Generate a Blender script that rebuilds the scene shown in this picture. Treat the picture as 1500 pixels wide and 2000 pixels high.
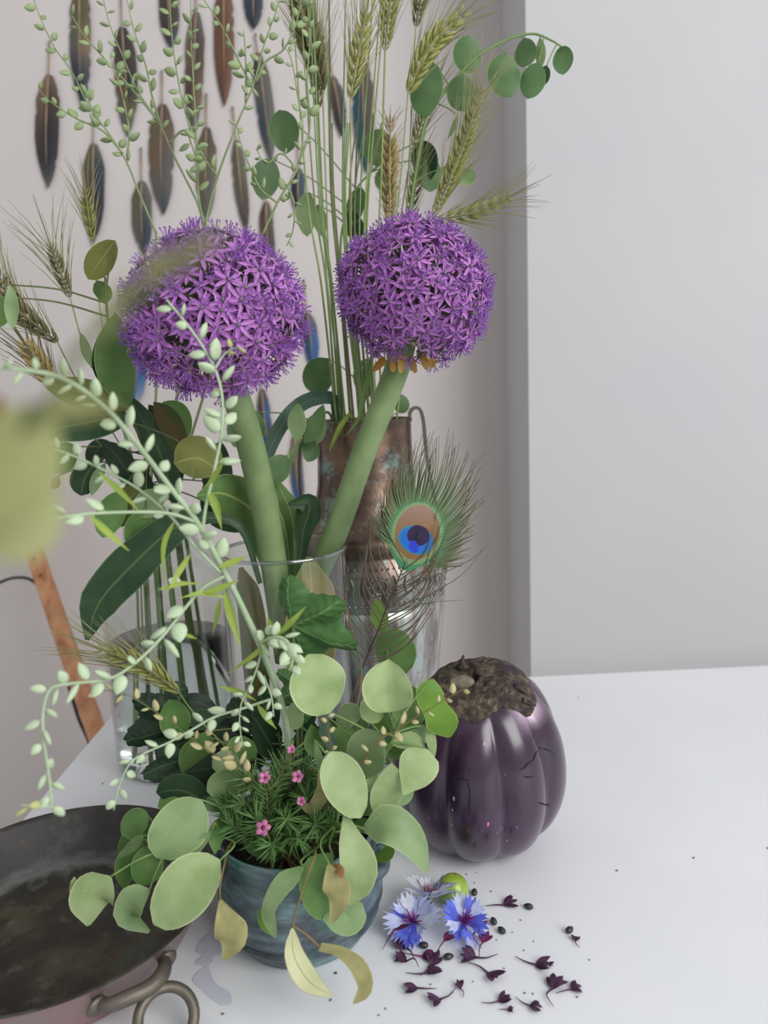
import bpy, bmesh, math, random
from mathutils import Vector, Matrix, noise
from mathutils.bvhtree import BVHTree
random.seed(7)
R = math.radians
for o in list(bpy.data.objects): bpy.data.objects.remove(o)
scn = bpy.context.scene
col = scn.collection

# ------------------------------------------------------------------ camera
H = 0.388; PITCH = R(9.5); ROLL = R(2.3); F = 1500.0
CAM = Vector((0, 0, H))
fwd = Vector((0, math.cos(PITCH), -math.sin(PITCH)))
r0 = Vector((1, 0, 0)); u0 = Vector((0, math.sin(PITCH), math.cos(PITCH)))
rgt = r0*math.cos(ROLL) - u0*math.sin(ROLL)
upv = r0*math.sin(ROLL) + u0*math.cos(ROLL)
cd = bpy.data.cameras.new('camera'); cam = bpy.data.objects.new('camera', cd); col.objects.link(cam)
m = Matrix((rgt, upv, -fwd)).transposed().to_4x4(); m.translation = CAM
cam.matrix_world = m
cd.sensor_fit = 'VERTICAL'; cd.sensor_height = 24; cd.lens = 24*F/2000
cd.clip_start = 0.01
cd.dof.use_dof = True; cd.dof.focus_distance = 0.60; cd.dof.aperture_fstop = 4.2
scn.camera = cam

# ------------------------------------------------------------------ world, window light, exposure
w = bpy.data.worlds.new('world'); scn.world = w; w.use_nodes = True
bg = w.node_tree.nodes['Background']
bg.inputs[0].default_value = (0.96, 0.975, 1.0, 1); bg.inputs[1].default_value = 0.52
# the room's window: to the right of and behind the camera (eggplant highlights, shade side of the wall return)
ld = bpy.data.lights.new('window_right_offscreen', 'AREA'); ld.shape = 'RECTANGLE'; ld.size = 1.6; ld.size_y = 1.8
ld.energy = 57; ld.color = (0.985, 0.985, 0.99)
lo = bpy.data.objects.new('window_right_offscreen', ld); col.objects.link(lo)
lo.location = (1.55, -1.10, 1.40)
lo.rotation_euler = (Vector((0.0, 0.75, 0.05)) - lo.location).to_track_quat('-Z', 'Y').to_euler()
vs = scn.view_settings
vs.view_transform = 'Standard'; vs.look = 'None'; vs.exposure = 0.08; vs.gamma = 1.0; vs.use_curve_mapping = False

# ------------------------------------------------------------------ pixel -> place helpers
def ray(px, py):
    return (fwd*F + rgt*(px-750) + upv*(1000-py)).normalized()
def pt(px, py, Y):
    d = ray(px, py); return CAM + d*(Y/d.y)
def pz(px, py, z=0.0):
    d = ray(px, py); return CAM + d*((z-H)/d.z)
def ppm(p):                                    # metres per photo pixel at point p
    return (p-CAM).dot(fwd)/F
def lin(c):
    o = []
    for v in c:
        v /= 255.0
        o.append(v/12.92 if v <= 0.04045 else ((v+0.055)/1.055)**2.4)
    return (o[0], o[1], o[2], 1)

# ------------------------------------------------------------------ materials
MATS = {}
def _new(name):
    mt = bpy.data.materials.new(name); mt.use_nodes = True
    nt = mt.node_tree; b = nt.nodes['Principled BSDF']
    return mt, nt, b
def nd(nt, t, **kw):
    n = nt.nodes.new(t)
    for k, v in kw.items():
        if k.startswith('i_'):
            n.inputs[k[2:]].default_value = v
        else: setattr(n, k, v)
    return n
def mixc(nt, fac, a, b):
    n = nt.nodes.new('ShaderNodeMix'); n.data_type = 'RGBA'
    for sock, v in ((n.inputs[0], fac), (n.inputs[6], a), (n.inputs[7], b)):
        if hasattr(v, 'is_linked') or hasattr(v, 'links'): nt.links.new(v, sock)
        else: sock.default_value = v
    return n.outputs[2]
def ramp(nt, src, stops):
    n = nt.nodes.new('ShaderNodeValToRGB'); cr = n.color_ramp
    while len(cr.elements) < len(stops): cr.elements.new(0.5)
    for e, (p, c) in zip(cr.elements, stops):
        e.position = p; e.color = c if len(c) == 4 else (*c, 1)
    nt.links.new(src, n.inputs[0]); return n.outputs[0]
def noise_tex(nt, scale, detail=3, coords='Object', stretch=None, rough=0.5):
    tc = nt.nodes.new('ShaderNodeTexCoord'); out = tc.outputs[coords]
    if stretch:
        mp = nt.nodes.new('ShaderNodeMapping'); mp.inputs['Scale'].default_value = stretch
        nt.links.new(out, mp.inputs[0]); out = mp.outputs[0]
    n = nt.nodes.new('ShaderNodeTexNoise'); n.inputs['Scale'].default_value = scale
    n.inputs['Detail'].default_value = detail; n.inputs['Roughness'].default_value = rough
    nt.links.new(out, n.inputs['Vector']); return n.outputs['Fac']
def bump(nt, b, src, strength, dist=0.001):
    n = nt.nodes.new('ShaderNodeBump'); n.inputs['Strength'].default_value = strength
    n.inputs['Distance'].default_value = dist
    nt.links.new(src, n.inputs['Height']); nt.links.new(n.outputs[0], b.inputs['Normal'])
W_ = (1, 1, 1, 1); K_ = (0, 0, 0, 1)
def plain(name, c1, c2=None, scale=60, rough=0.5, metal=0.0, bmp=0.0, stretch=None, coat=0.0, rnd=0.0, spec=0.5):
    if name in MATS: return MATS[name]
    mt, nt, b = _new(name); c2 = c2 or c1
    f = noise_tex(nt, scale, 4, stretch=stretch)
    f2 = ramp(nt, f, [(0.35, K_), (0.65, W_)])
    c = mixc(nt, f2, lin(c1), lin(c2))
    if rnd:
        oi = nt.nodes.new('ShaderNodeObjectInfo')
        hs = nt.nodes.new('ShaderNodeHueSaturation')
        mr = nd(nt, 'ShaderNodeMapRange'); mr.inputs[3].default_value = 1-rnd; mr.inputs[4].default_value = 1+rnd
        nt.links.new(oi.outputs['Random'], mr.inputs[0]); nt.links.new(mr.outputs[0], hs.inputs['Value'])
        nt.links.new(c, hs.inputs['Color']); c = hs.outputs[0]
    nt.links.new(c, b.inputs['Base Color'])
    b.inputs['Roughness'].default_value = rough; b.inputs['Metallic'].default_value = metal
    b.inputs['Coat Weight'].default_value = coat; b.inputs['Specular IOR Level'].default_value = spec
    if bmp: bump(nt, b, f, bmp)
    MATS[name] = mt; return mt
def leafmat(name, c1, c2, edge=None, rib=None, rough=0.5, transl=0.22, scale=45, rnd=0.12, veins=0.0):
    if name in MATS: return MATS[name]
    mt, nt, b = _new(name)
    f = noise_tex(nt, scale, 3)
    c = mixc(nt, ramp(nt, f, [(0.38, K_), (0.66, W_)]), lin(c1), lin(c2))
    uv = nt.nodes.new('ShaderNodeUVMap'); sp = nt.nodes.new('ShaderNodeSeparateXYZ')
    nt.links.new(uv.outputs[0], sp.inputs[0])
    a = nd(nt, 'ShaderNodeMath', operation='SUBTRACT'); a.inputs[1].default_value = 0.5
    nt.links.new(sp.outputs[0], a.inputs[0])
    ab = nd(nt, 'ShaderNodeMath', operation='ABSOLUTE'); nt.links.new(a.outputs[0], ab.inputs[0])
    if rib: c = mixc(nt, ramp(nt, ab.outputs[0], [(0.012, W_), (0.035, K_)]), c, lin(rib))
    if edge: c = mixc(nt, ramp(nt, ab.outputs[0], [(0.468, K_), (0.49, W_)]), c, lin(edge))
    oi = nt.nodes.new('ShaderNodeObjectInfo'); hs = nt.nodes.new('ShaderNodeHueSaturation')
    mr = nd(nt, 'ShaderNodeMapRange'); mr.inputs[3].default_value = 1-rnd; mr.inputs[4].default_value = 1+rnd
    nt.links.new(oi.outputs['Random'], mr.inputs[0]); nt.links.new(mr.outputs[0], hs.inputs['Value'])
    nt.links.new(c, hs.inputs['Color']); c = hs.outputs[0]
    nt.links.new(c, b.inputs['Base Color']); b.inputs['Roughness'].default_value = rough
    b.inputs['Specular IOR Level'].default_value = 0.35
    if veins:
        wv = nd(nt, 'ShaderNodeTexWave'); wv.inputs['Scale'].default_value = veins
        ad = nd(nt, 'ShaderNodeCombineXYZ')
        m1 = nd(nt, 'ShaderNodeMath', operation='MULTIPLY'); m1.inputs[1].default_value = -0.9
        nt.links.new(ab.outputs[0], m1.inputs[0])
        m2 = nd(nt, 'ShaderNodeMath', operation='ADD'); nt.links.new(m1.outputs[0], m2.inputs[0]); nt.links.new(sp.outputs[1], m2.inputs[1])
        nt.links.new(m2.outputs[0], ad.inputs[0]); nt.links.new(ad.outputs[0], wv.inputs[0])
        bump(nt, b, wv.outputs['Fac'], 0.35, 0.001)
    else: bump(nt, b, f, 0.15, 0.001)
    if transl:
        tr = nt.nodes.new('ShaderNodeBsdfTranslucent'); nt.links.new(c, tr.inputs[0])
        mx = nt.nodes.new('ShaderNodeMixShader'); mx.inputs[0].default_value = transl
        nt.links.new(b.outputs[0], mx.inputs[1]); nt.links.new(tr.outputs[0], mx.inputs[2])
        nt.links.new(mx.outputs[0], nt.nodes['Material Output'].inputs[0])
    MATS[name] = mt; return mt
def vcolmat(name, rough=0.5, sheen=0.0, bscale=0, transl=0.0):
    if name in MATS: return MATS[name]
    mt, nt, b = _new(name)
    at = nd(nt, 'ShaderNodeAttribute', attribute_name='Col')
    nt.links.new(at.outputs['Color'], b.inputs['Base Color']); b.inputs['Roughness'].default_value = rough
    b.inputs['Sheen Weight'].default_value = sheen
    if bscale: bump(nt, b, noise_tex(nt, bscale, 2), 0.3)
    MATS[name] = mt; return mt
def glassmat(name, tint=(0.955, 0.97, 0.965, 1), base=0.04):
    mt, nt, b = _new(name)
    tr = nt.nodes.new('ShaderNodeBsdfTransparent'); tr.inputs[0].default_value = tint
    gl = nt.nodes.new('ShaderNodeBsdfGlossy'); gl.inputs['Roughness'].default_value = 0.03
    lw = nt.nodes.new('ShaderNodeLayerWeight'); lw.inputs[0].default_value = 0.5
    pw = nd(nt, 'ShaderNodeMath', operation='POWER'); pw.inputs[1].default_value = 3.2; nt.links.new(lw.outputs['Facing'], pw.inputs[0])
    fr = nd(nt, 'ShaderNodeMath', operation='MULTIPLY_ADD'); fr.inputs[1].default_value = 0.75; fr.inputs[2].default_value = base
    nt.links.new(pw.outputs[0], fr.inputs[0])
    mx = nt.nodes.new('ShaderNodeMixShader')
    nt.links.new(fr.outputs[0], mx.inputs[0]); nt.links.new(tr.outputs[0], mx.inputs[1]); nt.links.new(gl.outputs[0], mx.inputs[2])
    nt.links.new(mx.outputs[0], nt.nodes['Material Output'].inputs[0])
    return mt

# ------------------------------------------------------------------ object helpers
LOC = {}
def thing(name, label, cat, loc=(0, 0, 0), group=None):
    o = bpy.data.objects.new(name, None); col.objects.link(o)
    o.empty_display_size = 0.02
    o.location = loc; LOC[o.name] = Vector(loc)
    o['label'] = label; o['category'] = cat
    if group: o['group'] = group
    return o
def mk(name, v, f, mat, parent=None, smooth=True, uv=None, cols=None, fm=None, kind=None, label=None, origin=None):
    me = bpy.data.meshes.new(name)
    off = LOC[parent.name] if parent is not None else (Vector(origin) if origin is not None else Vector((0, 0, 0)))
    me.from_pydata([tuple(Vector(p)-off) for p in v], [], f)
    mats = mat if isinstance(mat, (list, tuple)) else [mat]
    for q in mats: me.materials.append(q)
    if fm: me.polygons.foreach_set('material_index', fm)
    if smooth: me.polygons.foreach_set('use_smooth', [True]*len(me.polygons))
    if uv:
        l = me.uv_layers.new(name='UVMap')
        for lp in me.loops: l.data[lp.index].uv = uv[lp.vertex_index]
    if cols:
        a = me.color_attributes.new('Col', 'FLOAT_COLOR', 'POINT')
        for i, c in enumerate(cols): a.data[i].color = c
    me.update()
    o = bpy.data.objects.new(name, me); col.objects.link(o)
    if parent is not None:
        o.parent = parent; LOC[o.name] = off
    else: o.location = off
    if kind: o['kind'] = kind
    if label: o['label'] = label
    return o
def tag(o, label, cat, group=None):
    o['label'] = label; o['category'] = cat
    if group: o['group'] = group
    return o
def inst(name, me, parent, mw):
    o = bpy.data.objects.new(name, me); col.objects.link(o)
    off = LOC[parent.name]; o.parent = parent; LOC[o.name] = off
    mm = mw.copy(); mm.translation = mw.translation - off
    o.matrix_local = mm
    return o
class B:
    def __init__(s): s.v = []; s.f = []; s.m = []
    def add(s, vf, mi=0):
        v, f = vf; n = len(s.v); s.v += v
        for q in f: s.f.append(tuple(i+n for i in q)); s.m.append(mi)
        return s
def spline(pts, n):
    P = [Vector(p) for p in pts]
    if len(P) == 2: return [P[0].lerp(P[1], i/(n-1)) for i in range(n)]
    P = [P[0]*2-P[1]] + P + [P[-1]*2-P[-2]]
    segs = len(P)-3; out = []
    for i in range(n):
        t = i/(n-1)*segs; k = min(int(t), segs-1); t -= k
        a, b, c, d = P[k:k+4]
        out.append(0.5*((2*b)+(c-a)*t+(2*a-5*b+4*c-d)*t*t+(3*b-a-3*c+d)*t**3))
    return out
def lerp_list(L, t):
    if not isinstance(L, (list, tuple)): return L
    x = t*(len(L)-1); k = min(int(x), len(L)-2); return L[k]+(L[k+1]-L[k])*(x-k)
def tube(pts, rad, seg=6, cap=True, flat=1.0):
    n = len(pts); v = []; f = []
    up = Vector((0.123, 0.3, 0.9)).normalized(); pn = None
    for i, p in enumerate(pts):
        t = (pts[min(i+1, n-1)]-pts[max(i-1, 0)])
        t = t.normalized() if t.length > 1e-9 else Vector((0, 0, 1))
        if pn is None:
            pn = up-t*up.dot(t)
            if pn.length < 0.1: pn = Vector((1, 0, 0))-t*t.x
        else: pn = pn-t*pn.dot(t)
        pn.normalize(); q = t.cross(pn)
        r = lerp_list(rad, i/(n-1))
        for k in range(seg):
            a = 2*math.pi*k/seg
            v.append(p+pn*(math.cos(a)*r)+q*(math.sin(a)*r*flat))
    for i in range(n-1):
        for k in range(seg):
            a = i*seg+k; b = i*seg+(k+1) % seg
            f.append((a, b, b+seg, a+seg))
    if cap:
        f.append(tuple(range(seg-1, -1, -1))); f.append(tuple(range((n-1)*seg, n*seg)))
    return v, f
def lathe(prof, seg=48, c=(0, 0, 0), fn=None, close=False, caps=True):
    v = []; f = []; c = Vector(c); n = len(prof)
    for j, (r, z) in enumerate(prof):
        for k in range(seg):
            a = 2*math.pi*k/seg
            rr = r*(fn(a, z, j) if fn else 1)
            v.append(c+Vector((rr*math.cos(a), rr*math.sin(a), z)))
    for j in range(n-1 if not close else n):
        for k in range(seg):
            a = j*seg+k; b = j*seg+(k+1) % seg; j2 = ((j+1) % n)*seg
            f.append((a, b, j2+(k+1) % seg, j2+k))
    if not close and caps:
        if prof[0][0] > 1e-4: f.append(tuple(range(seg-1, -1, -1)))
        if prof[-1][0] > 1e-4: f.append(tuple(range((n-1)*seg, n*seg)))
    return v, f
def box(x0, x1, y0, y1, z0, z1):
    v = [Vector((x, y, z)) for z in (z0, z1) for y in (y0, y1) for x in (x0, x1)]
    return v, [(0, 2, 3, 1), (4, 5, 7, 6), (0, 1, 5, 4), (2, 6, 7, 3), (0, 4, 6, 2), (1, 3, 7, 5)]
def ellipsoid(c, rx, ry, rz, seg=8, rings=6, M=None):
    v = []; f = []; c = Vector(c)
    for j in range(rings+1):
        ph = math.pi*j/rings
        for k in range(seg):
            a = 2*math.pi*k/seg
            p = Vector((rx*math.sin(ph)*math.cos(a), ry*math.sin(ph)*math.sin(a), -rz*math.cos(ph)))
            v.append(c+(M @ p if M else p))
    for j in range(rings):
        for k in range(seg):
            a = j*seg+k; b = j*seg+(k+1) % seg; f.append((a, b, b+seg, a+seg))
    return v, f
def frame(z, x=None):
    z = z.normalized(); x = x or Vector((0.3, 0.9, 0.2))
    x = x-z*x.dot(z)
    if x.length < 1e-4: x = Vector((1, 0, 0))-z*z.x
    x.normalize(); y = z.cross(x)
    return Matrix((x, y, z)).transposed()

PROF = {
 'round': lambda t: max(0.0, math.sin(math.pi*t))**0.55,
 'oval':  lambda t: max(0.0, math.sin(math.pi*t))**0.75,
 'obov':  lambda t: max(0.0, math.sin(math.pi*t**1.5))**0.7,
 'ov':    lambda t: max(0.0, math.sin(math.pi*t**0.7))**0.75,
 'lance': lambda t: max(0.0, math.sin(math.pi*t**0.8))**1.1,
 'drop':  lambda t: max(0.0, math.sin(math.pi*t**2.0))**0.75,
 'blade': lambda t: (1-t**3)*min(1, t*6+0.4),
}
def leafgeo(P3, hws, tilt=0.0, cup=0.12, fold=0.0, prof=None, nl=14, nw=6, wav=0.0, tooth=0.0):
    """P3 world points along the midrib, hws half widths in metres (list) or (hw, profile)"""
    S = spline(P3, nl); v = []; f = []; uv = []
    ph = random.uniform(0, 6)
    for i, p in enumerate(S):
        t = i/(nl-1)
        tg = (S[min(i+1, nl-1)]-S[max(i-1, 0)]).normalized()
        n = (CAM-p); n = n-tg*n.dot(tg); n.normalize()
        tl = lerp_list(tilt, t)
        n = Matrix.Rotation(tl, 3, tg) @ n
        s = tg.cross(n)
        w = (hws*PROF[prof](min(0.999, max(0.001, t)))) if prof else lerp_list(hws, t)
        w = max(w, 0.0002)
        for k in range(nw+1):
            u = -1+2*k/nw
            ww = w*(1+(tooth*((i % 2)-0.5) if abs(u) == 1 else 0))
            q = p+s*(u*ww)+n*(cup*w*u*u+fold*w*abs(u)+wav*w*math.sin(ph+t*9+u*2.2)*abs(u))
            v.append(q); uv.append((k/nw, t))
    for i in range(nl-1):
        for k in range(nw):
            a = i*(nw+1)+k; f.append((a, a+1, a+nw+2, a+nw+1))
    return v, f, uv
def LF(parent, pts, D, hw, mat, prof='round', tilt=None, cup=None, fold=0.0, wav=0.04, dd=None, name='leaf', nl=14, nw=6, tooth=0.0, label=None, zoff=0.0):
    """one leaf: pts photo pixels along its midrib, D distance (number or list), hw half width in photo px"""
    n = len(pts); P3 = []
    if dd is None: dd = random.uniform(-0.012, 0.012)
    for i, p in enumerate(pts):
        d = lerp_list(D, i/(n-1)) + (dd*(i/(n-1)-0.5) if not isinstance(D, (list, tuple)) else 0)
        P3.append(pt(p[0], p[1], p[2] if len(p) > 2 else d))
    if n == 2:                                        # a gentle arch
        mid = (P3[0]+P3[1])/2; L = (P3[1]-P3[0]).length
        mid = mid+(CAM-mid).normalized()*L*random.uniform(-0.06, 0.10)
        P3 = [P3[0], mid, P3[1]]
    if tilt is None: tilt = R(random.uniform(-28, 28))
    if cup is None: cup = random.uniform(-0.12, 0.22)
    k = ppm(P3[len(P3)//2])
    c = 1/max(0.5, math.cos(lerp_list(tilt, 0.5)))
    hws = [h*k*c for h in hw] if isinstance(hw, (list, tuple)) else hw*k*c
    v, f, uv = leafgeo(P3, hws, tilt, cup, fold, None if isinstance(hw, (list, tuple)) else prof, nl, nw, wav, tooth)
    return mk(name, v, f, mat, parent, uv=uv, label=label), P3[0]
def path3(pts, D):
    n = len(pts)
    return [pt(p[0], p[1], p[2] if len(p) > 2 else lerp_list(D, i/(n-1))) for i, p in enumerate(pts)]

# ================================================================== the setting
def struct(o): o['kind'] = 'structure'; return o
WALLY = 1.50
wall_m = plain('wall_paint', (210, 203, 200), (206, 199, 197), scale=3, rough=0.85, bmp=0.0)
wall_w = plain('wall_paint_white', (194, 193, 194), (190, 190, 192), scale=3, rough=0.8)
floor_m = plain('floor_boards', (206, 200, 194), (192, 186, 180), scale=8, rough=0.6, stretch=(1, 12, 1))
struct(mk('floor', *box(-2.2, 2.2, -1.8, WALLY, -0.79, -0.74), floor_m, smooth=False))
struct(mk('wall_back', *box(-2.2, 2.2, WALLY, WALLY+0.1, -0.74, 2.2), wall_m, smooth=False))
xe = pt(1032, 700, 1.27).x
struct(mk('wall_right', *box(xe, 2.2, 1.27, WALLY-0.0005, -0.74, 2.2), wall_w, smooth=False))

# ================================================================== table
top_m = plain('table_white', (232, 233, 236), (226, 228, 232), scale=6, rough=0.38, spec=0.4)
leg_m = plain('table_leg_white', (210, 210, 212), (200, 200, 203), rough=0.5)
A = pz(217, 1400); Bp = pz(53, 1593)                     # left edge
C1 = pz(1040, 1322); C2 = pz(1498, 1300)                 # back edge
def isect(a, b, c, d):
    x1, y1, x2, y2 = a.x, a.y, b.x, b.y; x3, y3, x4, y4 = c.x, c.y, d.x, d.y
    dn = (x1-x2)*(y3-y4)-(y1-y2)*(x3-x4)
    px = ((x1*y2-y1*x2)*(x3-x4)-(x1-x2)*(x3*y4-y3*x4))/dn
    py = ((x1*y2-y1*x2)*(y3-y4)-(y1-y2)*(x3*y4-y3*x4))/dn
    return Vector((px, py, 0))
bl = isect(A, Bp, C1, C2)
ldir = (Bp-A).normalized(); bdir = (C2-C1).normalized()
c_bl, c_fl = bl, bl+ldir*0.86
c_br = bl+bdir*1.35; c_fr = c_br+ldir*0.86
print('table corners', c_bl, c_fl, c_br)
ctr = (c_bl+c_fl+c_br+c_fr)/4
tbl = thing('table', 'white painted table with a smooth matte top under the flowers', 'table', (ctr.x, ctr.y, -0.74))
def slab(cs, z0, z1):
    v = [Vector((c.x, c.y, z)) for z in (z0, z1) for c in cs]
    return v, [(3, 2, 1, 0), (4, 5, 6, 7), (0, 1, 5, 4), (1, 2, 6, 5), (2, 3, 7, 6), (3, 0, 4, 7)]
mk('table_top', *slab([c_bl, c_fl, c_fr, c_br], -0.03, 0.0), top_m, tbl, smooth=False)
for a, b_, c_ in ((c_bl, c_br, c_fl), (c_fl, c_fr, c_bl), (c_br, c_bl, c_fr), (c_fr, c_fl, c_br)):
    q = a+(b_-a).normalized()*0.07+(c_-a).normalized()*0.07
    mk('leg', *tube([Vector((q.x, q.y, -0.74)), Vector((q.x, q.y, -0.03))], [0.018, 0.026], 12), leg_m, tbl)

# water spill beside the pot
stain = plain('wet_film', (210, 211, 222), (204, 205, 218), rough=0.2)
def blob(pts, z, h=0.0001):
    P = [pz(x, y, z) for x, y in pts]; P = spline(P+[P[0]], len(P)*4)[:-1]
    n = len(P); c = sum(P, Vector())/n
    v = [p.copy() for p in P]+[Vector((p.x, p.y, z+h)) for p in [c.lerp(q, 0.96) for q in P]]
    f = [(i, (i+1) % n, n+(i+1) % n, n+i) for i in range(n)]+[tuple(range(n, 2*n))]
    return v, f
tag(mk('water_spill', *blob([(412, 1818), (440, 1835), (436, 1858), (416, 1868), (415, 1878), (408, 1886), (416, 1912), (430, 1928), (446, 1936), (453, 1950), (450, 1962), (434, 1964), (412, 1950), (392, 1932), (376, 1916), (382, 1902), (398, 1888), (380, 1883), (386, 1874), (396, 1864), (382, 1857), (392, 1836)], 0.0003), stain, smooth=False, origin=pz(415, 1900)),
    'thin grey film of spilled water on the white table beside the bronze pot', 'water')

# ================================================================== copper pan
pan_cx, pan_cy, pan_h = -0.244, 0.4905, 0.045
pan_in, nt, b_ = _new('pan_inside'); MATS['pan_inside'] = pan_in
f1 = noise_tex(nt, 24, 7, rough=0.65); f2 = noise_tex(nt, 70, 5, stretch=(1, 1, 3))
tc = nt.nodes.new('ShaderNodeTexCoord'); sp = nt.nodes.new('ShaderNodeSeparateXYZ'); nt.links.new(tc.outputs['Object'], sp.inputs[0])
flo = ramp(nt, f1, [(0.34, lin((26, 23, 18))), (0.5, lin((44, 38, 28))), (0.6, lin((66, 58, 40))), (0.7, lin((56, 70, 62)))])
wal = ramp(nt, f1, [(0.32, lin((36, 33, 31))), (0.52, lin((58, 53, 49))), (0.68, lin((86, 88, 84)))])
hz = nd(nt, 'ShaderNodeMapRange'); hz.inputs[1].default_value = 0.007; hz.inputs[2].default_value = 0.012; nt.links.new(sp.outputs[2], hz.inputs[0])
c = mixc(nt, hz.outputs[0], flo, wal)
zn = nd(nt, 'ShaderNodeMath', operation='MULTIPLY_ADD'); nt.links.new(f2, zn.inputs[0]); zn.inputs[1].default_value = 0.012; nt.links.new(sp.outputs[2], zn.inputs[2])
band = ramp(nt, zn.outputs[0], [(0.0125, K_), (0.0165, W_), (0.021, K_)])
c = mixc(nt, band, c, lin((104, 108, 104)))
nt.links.new(c, b_.inputs['Base Color']); b_.inputs['Roughness'].default_value = 0.55
bump(nt, b_, f2, 0.4)
pan_out, nt, b_ = _new('pan_copper'); MATS['pan_copper'] = pan_out
f1 = noise_tex(nt, 14, 5)
c = ramp(nt, f1, [(0.3, lin((128, 72, 82))), (0.5, lin((150, 112, 112))), (0.7, lin((142, 134, 130)))])
nt.links.new(c, b_.inputs['Base Color']); b_.inputs['Roughness'].default_value = 0.42; b_.inputs['Metallic'].default_value = 0.55
bump(nt, b_, noise_tex(nt, 80, 4), 0.25)
pan = thing('copper_pan', 'round copper pan with blackened inside and ring handles', 'pan', (pan_cx, pan_cy, 0))
RT, RB = 0.1115, 0.088
bd = lathe([(0.0005, 0.0), (RB-0.006, 0.0), (RB, 0.004), (RB+0.007, 0.016), (RT-0.001, pan_h-0.002), (RT+0.0012, pan_h)], 72, (pan_cx, pan_cy, 0), caps=False)
mk('outer_wall', *bd, pan_out, pan)
bi = lathe([(RT+0.0012, pan_h), (RT-0.0012, pan_h+0.0004), (RT-0.003, pan_h-0.003), (RB+0.003, 0.014), (RB-0.006, 0.0055), (0.0005, 0.004)], 72, (pan_cx, pan_cy, 0), caps=False)
mk('inner_lining', *bi, pan_in, pan)
iron = plain('aged_iron', (112, 104, 92), (92, 88, 80), scale=90, rough=0.5, metal=0.55, bmp=0.3)
def pan_handle(phi):
    c = Vector((pan_cx, pan_cy, 0)); d = Vector((math.cos(phi), math.sin(phi), 0)); s = Vector((-d.y, d.x, 0))
    g = lambda u, o, z: c+d*o+s*u+Vector((0, 0, z))
    Rm = RT-0.004
    pts = spline([g(-0.023, Rm-0.0065, 0.030), g(-0.019, Rm+0.003, 0.031), g(-0.009, Rm+0.008, 0.032), g(0.002, Rm+0.011, 0.032), g(0.011, Rm+0.010, 0.033), g(0.019, Rm+0.003, 0.032), g(0.023, Rm-0.0065, 0.031)], 22)
    br = mk('handle_bracket', *tube(pts, [0.0035, 0.0048, 0.005, 0.0048, 0.0035], 10), iron, pan)
    for u in (-0.024, 0.024):
        M = frame(d)
        mk('bracket_plate', *ellipsoid(g(u, Rm-0.0025, 0.030), 0.007, 0.006, 0.0022, 12, 6, M), iron, br)
    # the loose ring hangs through the eye and rests on the table
    rc = g(0.006, Rm+0.022, 0.0170); rr = 0.0165
    ax1 = s*0.93+d*0.36; ax1.normalize(); ax2 = (d*0.62+Vector((0, 0, -0.55))); ax2 = (ax2-ax1*ax2.dot(ax1)).normalized()
    ring = [rc+ax1*(rr*math.cos(a))+ax2*(rr*math.sin(a)) for a in [2*math.pi*i/40 for i in range(41)]]
    low = min(p.z for p in ring)
    ring = [p+Vector((0, 0, 0.0036-low)) for p in ring]
    mk('ring', *tube(ring, 0.0034, 12, False), iron, pan)
pan_handle(R(-42)); pan_handle(R(138))

# ================================================================== glass jar with water
def glass_vessel(o, c, prof, th, mat, name='glass_body'):
    inner = [(max(0.0006, r-th), z+(th*1.4 if i == 0 else 0)) for i, (r, z) in enumerate(prof)]
    inner[0] = (0.0006, prof[0][1]+th*1.6)
    if len(prof) > 1: inner[1] = (max(0.0006, prof[1][0]-th), prof[0][1]+th*1.6)
    P = prof+inner[::-1]
    return mk(name, *lathe(P, 64, c), mat, o)
glass = glassmat('clear_glass')
JY = 0.775; jc = pt(330, 1248, JY); jc.z = 0
jar = thing('glass_jar', 'clear glass jar half full of water holding green stems', 'jar', jc)
jz = lambda py: pt(330, py, JY).z
ja = ppm(pt(330, 1248, JY)); JR = 118*ja
sh = jz(1118); nk = jz(1062); rim_z = jz(1005)
JP = [(0.0006, 0.0), (JR*0.90, 0.0), (JR*0.97, 0.003), (JR, 0.010), (JR*1.0, sh*0.5), (JR*1.0, sh-0.012), (JR*0.985, sh), (JR*0.90, sh+0.014), (JR*0.70, nk-0.004), (JR*0.58, nk+0.004), (JR*0.56, rim_z-0.008), (JR*0.58, rim_z-0.003), (JR*0.60, rim_z), (JR*0.58, rim_z+0.002)]
glass_vessel(jar, jc, JP, 0.0022, glass)
water_m, nt, b_ = _new('water')
b_.inputs['Base Color'].default_value = (0.94, 0.98, 0.96, 1); b_.inputs['Roughness'].default_value = 0.0
b_.inputs['Transmission Weight'].default_value = 1.0; b_.inputs['IOR'].default_value = 1.2
wz = jz(1246)
tag(mk('jar_water', *lathe([(0.0006, 0.0042), (JR-0.0045, 0.0042), (JR-0.0030, 0.010), (JR-0.0030, wz), (0.0006, wz)], 64, jc), water_m, origin=jc),
    'clear water filling the lower half of the glass jar', 'water')

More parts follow.
